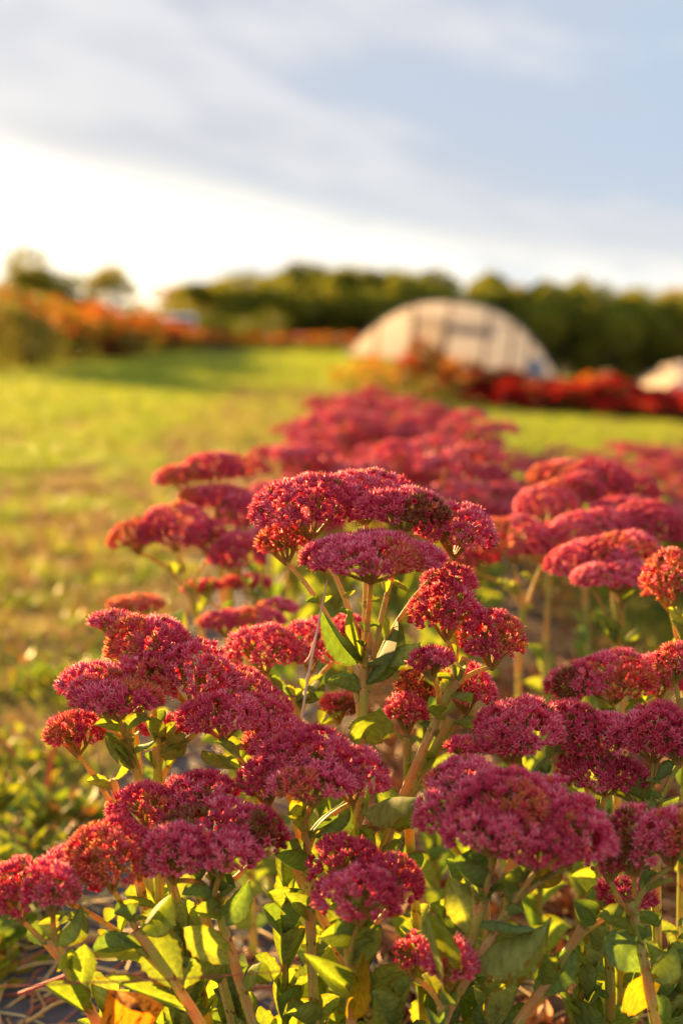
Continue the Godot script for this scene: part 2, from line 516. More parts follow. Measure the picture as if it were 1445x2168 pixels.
func leaf_shape(bend: float, cup: float, teeth: float, fat: float, seed_: int) -> ArrayMesh:
	var r := RandomNumberGenerator.new()
	r.seed = seed_
	var rows := 18
	var cols := 6
	var pts := []
	for i in rows + 1:
		var t := float(i) / rows
		var w := pow(sin(PI * pow(t, fat)), 0.62) * 0.5
		if i == rows: w = 0.0
		w = maxf(w, 0.07 * (1.0 - t))
		if t > 0.3 and i < rows:
			w *= 1.0 + teeth * ((1.0 if i % 3 == 0 else -0.4) + r.randf_range(-0.25, 0.25))
		var row := []
		for j in cols + 1:
			var s := 2.0 * j / cols - 1.0
			var y := t + (0.02 * absf(s) * sin(t * 9.0 + seed_))
			row.append(Vector3(s * w, y, bend * t * t + cup * s * s * w * 1.6 + 0.02 * sin(t * 7.0 + s * 3.0 + seed_)))
		pts.append(row)
	var norm := []
	for i in rows + 1:
		var row := []
		for j in cols + 1:
			var du: Vector3 = pts[i][mini(j + 1, cols)] - pts[i][maxi(j - 1, 0)]
			var dv: Vector3 = pts[mini(i + 1, rows)][j] - pts[maxi(i - 1, 0)][j]
			var nn := du.cross(dv)
			row.append(nn.normalized() if nn.length() > 1e-9 else Vector3.BACK)
		norm.append(row)
	var b := Buf.new()
	for i in rows:
		for j in cols:
			var u0 := Vector2(float(j) / cols, float(i) / rows)
			var u1 := Vector2(float(j + 1) / cols, float(i + 1) / rows)
			b.tri(pts[i][j], pts[i][j + 1], pts[i + 1][j + 1], norm[i][j], norm[i][j + 1], norm[i + 1][j + 1], Color.WHITE, Color.WHITE, Color.WHITE, u0, Vector2(u1.x, u0.y), u1)
			b.tri(pts[i][j], pts[i + 1][j + 1], pts[i + 1][j], norm[i][j], norm[i + 1][j + 1], norm[i + 1][j], Color.WHITE, Color.WHITE, Color.WHITE, u0, u1, Vector2(u0.x, u1.y))
	return b.mesh()

func add_leaf(parent: Node, at: Vector3, axis: Vector3, normal: Vector3, length: float, wide: float, m: Material) -> void:
	var y := axis.normalized()
	var x := y.cross(normal).normalized()
	var z := x.cross(y)
	part("leaf", leaf_shapes[rng.randi() % leaf_shapes.size()], m, parent, Transform3D(Basis(x * wide, y * length, z * length), at))

func leaf_mat() -> Material:
	var k := rng.randf()
	return M.leaf if k < 0.5 else M.leaf_pale if k < 0.78 else M.leaf_dark

# One flowering stalk: stem, branches, flower clusters on their little stalks, fleshy leaves. foot and fork in cm; heads: [x, y, z, width, height, tint]; leaves: [share of the stem, tip x, y, z, width, turn, kind]
func stonecrop(label: String, foot: Vector3, fork: Vector3, heads: Array, leaves := [], hue := 0.5, lush := 1.0, category := "flower") -> Node3D:
	foot /= 100.0
	fork /= 100.0
	var o := thing("sedum_plant", label, category, foot, 0.0, "sedum plants of the near clump")
	var end := fork - foot
	var ctrl := Vector3(end.x * 0.42 + rr(-0.012, 0.012), end.y * 0.55, end.z * 0.42)
	var green := Color(0.82, 0.84, 0.47)
	var peach := Color(0.92, 0.79, 0.57)
	var stem_col := green.lerp(peach, hue)
	var path := []
	var rad := []
	for i in 13:
		var t := i / 12.0
		path.append(bez(Vector3(0, -0.01, 0), ctrl, end, t) + Vector3(sin(t * 9.0 + foot.x * 50.0), 0, cos(t * 8.0)) * 0.0012)
		rad.append(lerpf(0.0041, 0.0031, t) * (1.0 + 0.1 * float(i % 3 == 0)))
	var b := Buf.new()
	b.tube(path, rad, 9, stem_col.lerp(green, rr(0.3, 0.9)), stem_col)
	part("stem", b.mesh(), M.stem, o)
	var tangent := (end - ctrl).normalized()
	for h in heads:
		var w: float = h[3] / 100.0
		var ht: float = h[4] / 100.0
		var r := Vector3(w * 0.5 - 0.002, 0, (w * 0.5 - 0.002) * rr(0.74, 0.92))
		r.y = maxf(ht * 0.27, (ht - 0.009 - 0.22 * r.z) / 1.2)
		var got := cluster_shape(r, 0.0046, h[5])
		var c := Vector3(h[0], h[1], h[2]) / 100.0 - foot + Vector3(0, -ht * 0.5 + 0.3 * r.y + 0.05 * r.z + 0.002, 0)
		var turn := Basis(Vector3.BACK, clampf(-(c.x - end.x) * 2.2, -0.28, 0.28))
		var fc := part("flower_cluster", got[0], M.petal, o, Transform3D(turn, c), "stuff")
		part("pedicel", got[1], M.stem, fc, Transform3D(), "stuff")
		var to: Vector3 = c + turn * got[2]
		var t0 := rr(0.8, 0.98)
		var from := bez(Vector3.ZERO, ctrl, end, t0)
		var mid := from + tangent * from.distance_to(to) * 0.42 + (to - from) * 0.12
		var bp := []
		var br := []
		for i in 8:
			bp.append(bez(from, mid, to + Vector3(0, 0.002, 0), i / 7.0))
			br.append(lerpf(0.0025, 0.0016, i / 7.0))
		var bb := Buf.new()
		bb.tube(bp, br, 7, stem_col, stem_col.lerp(Color(0.8, 0.74, 0.4), 0.6))
		part("branch", bb.mesh(), M.stem, o)
		for k in 2:
			var a := rr(0, TAU)
			var ax := Vector3(cos(a), rr(0.25, 0.9), sin(a))
			add_leaf(o, bp[rng.randi_range(2, 5)], ax, Vector3.UP - ax * 0.3, rr(0.012, 0.024), rr(0.006, 0.011), leaf_mat())
	for lf in leaves:
		var at := bez(Vector3.ZERO, ctrl, end, lf[0])
		var axis: Vector3 = Vector3(lf[1], lf[2], lf[3]) / 100.0 - foot - at
		var face := Vector3(0, 0.12, 1).normalized().rotated(axis.normalized(), deg_to_rad(lf[5]))
		var kinds := [M.leaf, M.leaf_pale, M.leaf_dark, M.leaf_yellow]
		add_leaf(o, at, axis, face, axis.length(), lf[4] / 100.0, kinds[lf[6]])
	var tall := end.length()
	var steps := int(tall / 0.037 * lush)
	var a0 := rr(0, TAU)
	for i in steps:
		var t := 0.1 + 0.6 * (i + rr(0, 0.5)) / steps
		a0 += 1.57 + rr(-0.3, 0.3)
		for k in 2:
			if rng.randf() > lerpf(1.0, 0.2, t): continue
			var a := a0 + PI * k + rr(-0.25, 0.25)
			var ax := Vector3(cos(a), rr(0.35, 1.0), sin(a)).normalized()
			var l := lerpf(0.043, 0.024, t) * rr(0.75, 1.15)
			var nn := Vector3(-ax.x * 0.5 + rr(-0.3, 0.3), 1.0, -ax.z * 0.5 + rr(-0.3, 0.3))
			add_leaf(o, bez(Vector3.ZERO, ctrl, end, t), ax, nn, l, l * rr(0.44, 0.6), leaf_mat())
	return o

func leafy_shoot(label: String, foot: Vector3, tall: float) -> void:   # a shoot without flowers
	var o := thing("sedum_shoot", label, "plant", foot, 0.0, "leafy sedum shoots without flowers")
	var end := Vector3(rr(-0.03, 0.03), tall, rr(-0.02, 0.02))
	var b := Buf.new()
	var path := []
	var rad := []
	for i in 7:
		path.append(bez(Vector3(0, -0.01, 0), Vector3(0, tall * 0.5, 0), end, i / 6.0))
		rad.append(lerpf(0.004, 0.002, i / 6.0))
	b.tube(path, rad, 7, Color(0.68, 0.7, 0.36))
	part("stem", b.mesh(), M.stem, o)
	var a := rr(0, TAU)
	for i in 11:
		var t := 0.2 + 0.8 * i / 10.0
		a += 1.57 + rr(-0.3, 0.3)
		for k in 2:
			var ph := a + PI * k
			var ax := Vector3(cos(ph), lerpf(0.4, 1.6, t) + rr(-0.2, 0.2), sin(ph))
			var l := lerpf(0.047, 0.034, t) * rr(0.8, 1.15)
			add_leaf(o, path[0].lerp(path[6], t), ax, Vector3(-ax.x, 0.8, -ax.z) + Vector3(rr(-0.3, 0.3), 0, rr(-0.3, 0.3)), l, l * rr(0.44, 0.58), leaf_mat())

# ---------------------------------------------------------------- shrubs, trees

func leaf_blade(long: float, wide: float) -> Buf:
	var b := Buf.new()
	var n0 := Vector3(0.35, 0, 1).normalized()
	var n1 := Vector3(-0.35, 0, 1).normalized()
	var top_ := Vector3(0, long, 0.12 * long)
	var l := Vector3(-wide * 0.5, long * 0.45, wide * 0.18)
	var r := Vector3(wide * 0.5, long * 0.45, wide * 0.18)
	b.tri(Vector3.ZERO, r, top_, n1, n1, n1)
	b.tri(Vector3.ZERO, top_, l, n0, n0, n0)
	return b

func solid(b: Buf, col: Color) -> PackedColorArray:
	var pc := PackedColorArray()
	pc.resize(b.v.size())
	pc.fill(col)
	return pc

func foliage(blobs: Array, count: int, blade: Buf, cols: Array) -> ArrayMesh:   # blobs: [centre, radii]; leaves stand in the outer half of each
	var b := Buf.new()
	var palette := []
	for col in cols:
		palette.append(solid(blade, col))
	var total := 0.0
	for q in blobs:
		total += q[1].x * q[1].y
	for q in blobs:
		var hue := rng.randi() % cols.size()
		for i in int(count * q[1].x * q[1].y / total):
			var d := Vector3(rng.randfn(), rng.randfn(), rng.randfn()).normalized()
			var k := pow(rr(0.15, 1.0), 0.45)
			var p: Vector3 = q[0] + d * q[1] * k
			var axis := (d + Vector3(rr(-0.8, 0.8), rr(-0.4, 0.9), rr(-0.8, 0.8))).normalized()
			var which := hue if rng.randf() < 0.55 else rng.randi() % cols.size()
			b.put(blade, Transform3D(aim(axis, rr(0, TAU)) * Basis.from_scale(Vector3.ONE * rr(0.7, 1.25)), p), palette[which])
	return b.mesh()

func shrub(called: String, label: String, category: String, group: String, at: Vector3, size: Vector3, leaf_cols: Array, bloom_cols: Array, blooms: int, bloom_low := 0.5) -> Node3D:
	var o := thing(called, label, category, at, 0.0, group)
	var blobs := []
	for i in 7:
		var h := 0.16 + 0.68 * i / 6.0
		blobs.append([Vector3(rr(-0.3, 0.3) * size.x, h * size.y, rr(-0.3, 0.3) * size.z), Vector3(size.x * rr(0.22, 0.34), size.y * rr(0.16, 0.26), size.z * rr(0.22, 0.34))])
	var k := size.y
	var st := Buf.new()
	for i in 7:
		var q: Array = blobs[i]
		st.tube([Vector3(rr(-0.05, 0.05), -0.03, rr(-0.05, 0.05)) * k, q[0] * Vector3(0.6, 0.5, 0.6), q[0] + Vector3(0, q[1].y * 0.5, 0)], [0.012 * k, 0.009 * k, 0.004 * k], 5, Color(0.42, 0.36, 0.22))
	part("stem", st.mesh(), M.stem, o, Transform3D(), "stuff")
	part("foliage", foliage(blobs, 900, leaf_blade(0.09 * k, 0.045 * k), leaf_cols), M.foliage, o, Transform3D(), "stuff")
	if blooms:
		var b := Buf.new()
		for i in blooms:
			var q: Array = blobs[rng.randi() % 7]
			var d := Vector3(rng.randfn(), absf(rng.randfn()) + 0.2, rng.randfn()).normalized()
			var p: Vector3 = q[0] + d * q[1] * rr(0.9, 1.15)
			if p.y < bloom_low * size.y: continue
			var col: Color = bloom_cols[rng.randi() % bloom_cols.size()]
			b.put(floret_plain, Transform3D(aim(d + Vector3.UP * 0.6, rr(0, TAU)) * Basis.from_scale(Vector3.ONE * rr(0.7, 1.3) * k * 8.5), p), solid(floret_plain, col))
		part("blossom", b.mesh(), M.petal, o, Transform3D(), "stuff")
	return o

func tree(called: String, label: String, group: String, at: Vector3, tall: float, wide: float, cols: Array, leaves := 2600, open := 0.0) -> Node3D:
	var o := thing(called, label, "tree", at, 0.0, group)
	var b := Buf.new()
	var top_ := Vector3(rr(-0.3, 0.3), tall * 0.72, rr(-0.3, 0.3))
	b.tube([Vector3(0, -0.3, 0), Vector3(rr(-0.1, 0.1), tall * 0.3, rr(-0.1, 0.1)), top_], [tall * 0.03, tall * 0.022, tall * 0.006], 8, Color.WHITE)
	var blobs := []
	for i in 13:
		var t := rr(0.0, 1.0)
		var a := i * 2.4 + rr(-0.5, 0.5)
		var reach := wide * 0.5 * sqrt(1.0 - pow(t * 1.5 - 0.6, 2.0) * 0.9) * rr(0.35, 0.85)
		var p := Vector3(cos(a) * reach, tall * lerpf(0.16, 0.88, t), sin(a) * reach)
		var s := wide * rr(0.14, 0.23) * (1.0 - 0.35 * open)
		blobs.append([p, Vector3(s, s * 0.8, s)])
		b.tube([Vector3(0, tall * lerpf(0.18, 0.55, t), 0), p * Vector3(0.5, 0.9, 0.5) + Vector3(0, -0.04 * tall, 0), p], [tall * 0.01, tall * 0.007, tall * 0.003], 5, Color.WHITE)
	part("trunk", b.mesh(), M.bark, o)
	part("crown", foliage(blobs, leaves, leaf_blade(0.045 * tall, 0.03 * tall), cols), M.foliage, o, Transform3D(), "stuff")
	return o

# ---------------------------------------------------------------- grass and litter

func tuft(blades: int, tall: float, wide: float, spread: float, lean: float, seed_: int) -> ArrayMesh:
	var r := RandomNumberGenerator.new()
	r.seed = seed_
	var b := Buf.new()
	for i in blades:
		var a := r.randf() * TAU
		var foot := Vector3(r.randf_range(-1, 1), 0, r.randf_range(-1, 1)) * spread
		var out := Vector3(cos(a), 0, sin(a))
		var side := Vector3(-sin(a), 0, cos(a)) * wide * r.randf_range(0.6, 1.2)
		var h := tall * r.randf_range(0.5, 1.15)
		var l := lean * r.randf_range(0.3, 1.3) * h
		var m := foot + Vector3.UP * h * 0.6 + out * l * 0.35
		var t := foot + Vector3.UP * h + out * l
		var n := (Vector3.UP * 0.4 - out).normalized()
		var s := r.randf_range(0.8, 1.1)
		var col := Color(s, s, s * r.randf_range(0.8, 1.0))
		b.tri(foot - side, foot + side, m + side * 0.8, n, n, n, col, col, col)
		b.tri(foot - side, m + side * 0.8, m - side * 0.8, n, n, n, col, col, col)
		b.tri(m - side * 0.8, m + side * 0.8, t, n, n, n, col, col, col)
	return b.mesh()

func scatter(called: String, m: Mesh, material: Material, spots: Array, cols: Array) -> void:
	var mm := MultiMesh.new()
	mm.transform_format = MultiMesh.TRANSFORM_3D
	mm.use_colors = true
	mm.mesh = m
	mm.instance_count = spots.size()
	for i in spots.size():
		mm.set_instance_transform(i, spots[i])
		mm.set_instance_color(i, cols[i])
	var o := MultiMeshInstance3D.new()
	o.name = numbered(called)
	o.multimesh = mm
	o.material_override = material
	o.set_meta("kind", "stuff")
	add_child(o, true)

func in_bed(x: float, z: float) -> bool:
	return x > -0.34 and x < 0.42 + 0.0 and z > -5.2

func sow() -> void:
	var patch := FastNoiseLite.new()
	patch.seed = 31
	patch.frequency = 0.9
	var green := [Color(0.6, 0.71, 0.3), Color(0.69, 0.75, 0.34), Color(0.5, 0.63, 0.28)]
	var dry := [Color(0.74, 0.62, 0.42), Color(0.6, 0.52, 0.34), Color(0.8, 0.7, 0.5)]
	var spots := [[], [], []]
	var cols := [[], [], []]
	for i in 62000:   # thinner and coarser with distance
		var d := 1.45 * pow(80.0, rng.randf())
		var x := rr(-0.31, 0.3) * d
		if d < 6.0 and x > -0.3 and x < 0.5: continue
		if in_bed(x, -d): continue
		if patch.get_noise_2d(x * 4.0 + 30.0, -d * 4.0) < -0.12 and d < 9.0 and rng.randf() < 0.7: continue
		var p := patch.get_noise_2d(x * 1.6, -d)
		var greenness := clampf((d - 4.6) * 0.6 + p * 2.6 + (-x - 0.7) * 0.35, 0, 1) if x < 0.6 else clampf(0.7 + p, 0, 1)
		var worn := -1.0 - 0.02 * d + 0.5 * p
		if x > worn and x < 0.6 and d < 20.0: greenness = greenness * 0.2 + 0.05
		if patch.get_noise_2d(x * 0.5 + 12.0, -d * 0.35) > 0.22: greenness *= 0.45
		var is_green := rng.randf() < greenness
		var hue: Color = (green if is_green else dry)[rng.randi() % 3]
		var s: float = (0.36 + 0.3 * maxf(0.0, patch.get_noise_2d(x * 2.5 + 70.0, -d * 2.5)) * smoothstep(12.0, 4.0, d) + 0.085 * pow(d, 0.85)) * rr(0.7, 1.3)
		var k := 0 if is_green else 1 + rng.randi() % 2
		spots[k].append(Transform3D(Basis(Vector3.UP, rr(0, TAU)) * Basis.from_scale(Vector3(s * 1.5, s * (0.7 if d > 5 else 1.0), s * 1.5)), Vector3(x, ground_y(x, -d) - 0.004, -d)))
		cols[k].append(hue * rr(0.85, 1.1))
	scatter("lawn_grass", tuft(16, 0.085, 0.0022, 0.035, 0.5, 2), M.grass, spots[0], cols[0])
	scatter("dry_grass", tuft(12, 0.075, 0.0018, 0.04, 0.9, 3), M.dry, spots[1], cols[1])
	scatter("dry_grass", tuft(10, 0.06, 0.0016, 0.05, 1.4, 4), M.dry, spots[2], cols[2])
	# small broad-leaved weeds in the rough strip beside the bed
	var wb := Buf.new()
	var blade := leaf_blade(0.03, 0.014)
	for i in 9:
		var a := i * 2.4
		wb.put(blade, Transform3D(aim(Vector3(cos(a), rr(0.2, 1.2), sin(a)), rr(-0.5, 0.5)) * Basis.from_scale(Vector3.ONE * rr(0.6, 1.2)), Vector3(cos(a), 0, sin(a)) * 0.006 + Vector3(0, 0.004 * i, 0)), solid(blade, Color.WHITE))
	var ws := []
	var wc := []
	for i in 2000:
		var d := lerpf(1.25, 4.2, pow(rng.randf(), 1.1))
		var x := rr(-0.3, -0.12) * d
		if x > -0.32: continue
		if patch.get_noise_2d(x * 3.0 + 9.0, -d * 3.0) < -0.15: continue
		ws.append(Transform3D(Basis(Vector3.UP, rr(0, TAU)) * Basis.from_scale(Vector3.ONE * rr(0.5, 1.1) * (1.35 if d < 2.5 else 1.0)), Vector3(x, 0, -d)))
		wc.append([Color(0.44, 0.55, 0.22), Color(0.54, 0.6, 0.22), Color(0.6, 0.56, 0.24), Color(0.56, 0.4, 0.2)][rng.randi() % 4 if rng.randf() < 0.5 else rng.randi() % 2])
	scatter("weeds", wb.mesh(), M.grass, ws, wc)
	# straw and dead stalks lying on the fabric and the soil
	var sb := Buf.new()
	sb.tube([Vector3(-0.5, 0.0, 0), Vector3(-0.15, 0.05, 0.02), Vector3(0.2, 0.03, -0.02), Vector3(0.5, 0.0, 0.03)], [0.012, 0.012, 0.01, 0.006], 4)
	var ss := []
	var sc := []
	for i in 2600:
		var d := rr(1.05, 3.0)
		var x := rr(-0.26, 0.26) * d
		var l := rr(0.03, 0.14)
		ss.append(Transform3D(Basis(Vector3.UP, rr(0, TAU)) * Basis(Vector3.BACK, rr(-0.25, 0.25)) * Basis.from_scale(Vector3(l, 0.12 * rr(0.6, 1.3), 0.12)), Vector3(x, rr(0.004, 0.02), -d)))
		sc.append([Color(0.8, 0.68, 0.42), Color(0.7, 0.52, 0.3), Color(0.6, 0.36, 0.24), Color(0.86, 0.76, 0.5)][rng.randi() % 4])
	scatter("straw", sb.mesh(), M.straw, ss, sc)
	# crumpled dead leaves on the soil under the plants
	var cb := Buf.new()
	for i in 4:
		cb.put(blade, Transform3D(aim(Vector3(rr(-1, 1), rr(0.0, 0.7), rr(-1, 1)), rr(0, TAU)), Vector3.ZERO), solid(blade, Color.WHITE))
	var cs := []
	var cc := []
	for i in 900:
		var d := rr(1.05, 2.6)
		var x := rr(0.02, 0.27) * d
		cs.append(Transform3D(aim(Vector3(rr(-1, 1), rr(0.3, 1), rr(-1, 1)), rr(0, TAU)) * Basis.from_scale(Vector3.ONE * rr(0.5, 1.2)), Vector3(x, rr(0.003, 0.02), -d)))
		cc.append([Color(0.55, 0.36, 0.22), Color(0.7, 0.5, 0.32), Color(0.45, 0.28, 0.18)][rng.randi() % 3])
	scatter("leaf_litter", cb.mesh(), M.straw, cs, cc)

# ---------------------------------------------------------------- buildings and vehicle

func arch(w: float, h: float, t: float) -> Vector3:   # t 0..1 from the west foot over the top to the east foot
	var x := -cos(PI * t)
	return Vector3(x * w * 0.5, (1.0 - pow(absf(x), 2.5)) * h, 0)

func greenhouse(label: String, at: Vector3, turn: float, tilt: float, w: float, h: float, long: float, added_gap: int) -> void:
	var o := thing("greenhouse", label, "greenhouse", at, turn, "plastic tunnel greenhouses")
	o.rotation.z = tilt
	var n := 24
	# skin in bays between the hoops, each a sheet with a little sag
	var bays := 6
	for k in bays:
		var b := Buf.new()
		for i in range(added_gap, n):   # lower west side left open, added so sun reaches the front film
			for j in 3:
				var q := []
				for c in [[i, j], [i + 1, j], [i + 1, j + 1], [i, j + 1]]:
					var sag := 1.0 - 0.012 * sin(PI * c[1] / 3.0)
					q.append(arch(w * sag, h * sag, float(c[0]) / n) + Vector3(0, 0, -long * (k + c[1] / 3.0) / bays))
				b.quad(q[0], q[1], q[2], q[3])
		part("film_panel", b.mesh(), M.film, o)
	var roll := Buf.new()
	roll.tube([arch(w, h, float(added_gap) / n), arch(w, h, float(added_gap) / n) + Vector3(0, 0, -long)], [0.06, 0.06], 8)
	part("added_film_roll", roll.mesh(), M.film, o)  # film roll made up along with the added west opening
	var back := Buf.new()
	for i in n:
		var p := arch(w * 0.985, h * 0.985, float(i) / n)
		var q := arch(w * 0.985, h * 0.985, float(i + 1) / n)
		var bz := Vector3(0, 0, -long + 0.05)
		back.quad(Vector3(p.x, -0.3, 0) + bz, Vector3(q.x, -0.3, 0) + bz, q + bz, p + bz)
	part("back_wall", back.mesh(), M.film, o)
	for k in bays + 1:
		var b := Buf.new()
		var path := []
		var rad := []
		for i in n + 1:
			path.append(arch(w * 0.99, h * 0.99, float(i) / n) + Vector3(0, 0, -long * k / bays))
			rad.append(0.04)
		b.tube(path, rad, 6)
		part("hoop", b.mesh(), M.pipe, o)
	# front wall: film between posts, rail, vent, door, window pane
	var cuts := [-0.5, -0.36, -0.2, -0.04, 0.14, 0.26, 0.34, 0.5]
	for k in cuts.size() - 1:
		var b := Buf.new()
		for i in 6:
			var x0: float = lerpf(cuts[k], cuts[k + 1], i / 6.0) * w
			var x1: float = lerpf(cuts[k], cuts[k + 1], (i + 1) / 6.0) * w
			var y0 := h * (1 - pow(absf(2 * x0 / w), 2.5))
			var y1 := h * (1 - pow(absf(2 * x1 / w), 2.5))
			b.quad(Vector3(x0, -0.3, -0.04), Vector3(x1, -0.3, -0.04), Vector3(x1, y1 * 0.985, -0.04 + 0.02 * sin(x1 * 5.0)), Vector3(x0, y0 * 0.985, -0.04 + 0.02 * sin(x0 * 5.0)))
		part("wall_film", b.mesh(), M.film, o)
	for k in range(1, cuts.size() - 1):
		var x: float = cuts[k] * w
		var b := Buf.new()
		b.box(Vector3(x - 0.05, -0.3, -0.02), Vector3(x + 0.05, h * (1 - pow(absf(2 * x / w), 2.5)) - 0.06, 0.05))
		part("post", b.mesh(), M.wood, o)
	var rb := Buf.new()
	rb.box(Vector3(-0.26 * w, h * 0.72, 0.052), Vector3(0.26 * w, h * 0.745, 0.09))
	part("rail", rb.mesh(), M.wood, o)
	var base := Buf.new()
	base.box(Vector3(-0.49 * w, -0.3, 0.0), Vector3(0.49 * w, 0.14, 0.07))
	part("base_board", base.mesh(), M.wood, o)
	var vb := Buf.new()
	for i in 5:
		var y := h * (0.52 + 0.028 * i)
		vb.box(Vector3(-0.05 * w, y, 0.055), Vector3(0.17 * w, y + h * 0.022, 0.10 + 0.01 * (i % 2)))
	part("vent_louvre", vb.mesh(), M.vent, o)
	var pb := Buf.new()
	pb.box(Vector3(0.345 * w, h * 0.06, 0.0), Vector3(0.42 * w, h * 0.29, 0.05))
	part("window_pane", pb.mesh(), M.pane, o)
	var db := Buf.new()
	db.box(Vector3(-0.19 * w, -0.25, 0.0), Vector3(-0.05 * w, h * 0.66, 0.03))
	var door := part("door", db.mesh(), M.film, o)
	var fb := Buf.new()
	for q in [[-0.195, -0.18, -0.25, 0.68], [-0.06, -0.045, -0.25, 0.68]]:
		fb.box(Vector3(q[0] * w, q[2], 0.031), Vector3(q[1] * w, q[3] * h, 0.06))
	fb.box(Vector3(-0.18 * w, 0.65 * h, 0.031), Vector3(-0.06 * w, 0.68 * h, 0.06))
	part("door_frame", fb.mesh(), M.wood, door)

func van(at: Vector3, turn: float) -> void:
	var o := thing("parked_van", "small pale lilac van parked beyond the far end of the orange hedge", "van", at, turn)
	var prof := [Vector2(-2.1, 0.35), Vector2(-2.1, 0.95), Vector2(-1.95, 1.05), Vector2(-1.3, 1.15), Vector2(-0.75, 1.85), Vector2(-0.5, 1.95), Vector2(1.95, 1.95), Vector2(2.1, 1.8), Vector2(2.1, 0.35)]
	var b := Buf.new()
	for s in [-1.0, 1.0]:
		for i in range(1, prof.size() - 1):
			b.flat(Vector3(s * 0.86, prof[0].y, prof[0].x), Vector3(s * 0.86, prof[i].y, prof[i].x), Vector3(s * 0.86, prof[i + 1].y, prof[i + 1].x))
	for i in prof.size():
		var p: Vector2 = prof[i]
		var q: Vector2 = prof[(i + 1) % prof.size()]
		b.quad(Vector3(-0.86, p.y, p.x), Vector3(0.86, p.y, p.x), Vector3(0.86, q.y, q.x), Vector3(-0.86, q.y, q.x))
	part("body", b.mesh(), M.paint, o)
	var wb := Buf.new()
	wb.box(Vector3(-0.7, 1.25, 2.09), Vector3(0.7, 1.75, 2.115))
	part("window", wb.mesh(), M.glass, o)
	for s in [-1.0, 1.0]:
		var sb := Buf.new()
		sb.box(Vector3(s * 0.865 - 0.01, 1.25, -0.6), Vector3(s * 0.865 + 0.01, 1.72, 1.7))
		part("window", sb.mesh(), M.glass, o)
		var lb := Buf.new()
		lb.box(Vector3(s * 0.78 - 0.07, 0.8, 2.095), Vector3(s * 0.78 + 0.07, 1.15, 2.13))
		part("tail_light", lb.mesh(), M.lamp, o)
		for z in [-1.3, 1.3]:
			var tb := Buf.new()
			tb.tube([Vector3(s * 0.72, 0.33, z), Vector3(s * 0.9, 0.33, z)], [0.33, 0.33], 18)
			var wh := part("wheel", tb.mesh(), M.rubber, o)
			var hb := Buf.new()
			hb.tube([Vector3(s * 0.8, 0.33, z), Vector3(s * 0.915, 0.33, z)], [0.18, 0.16], 14)
			part("rim", hb.mesh(), M.paint, wh)
	var bb := Buf.new()
	bb.box(Vector3(-0.84, 0.38, 2.1), Vector3(0.84, 0.58, 2.2))
	part("bumper", bb.mesh(), M.vent, o)

# ---------------------------------------------------------------- scene

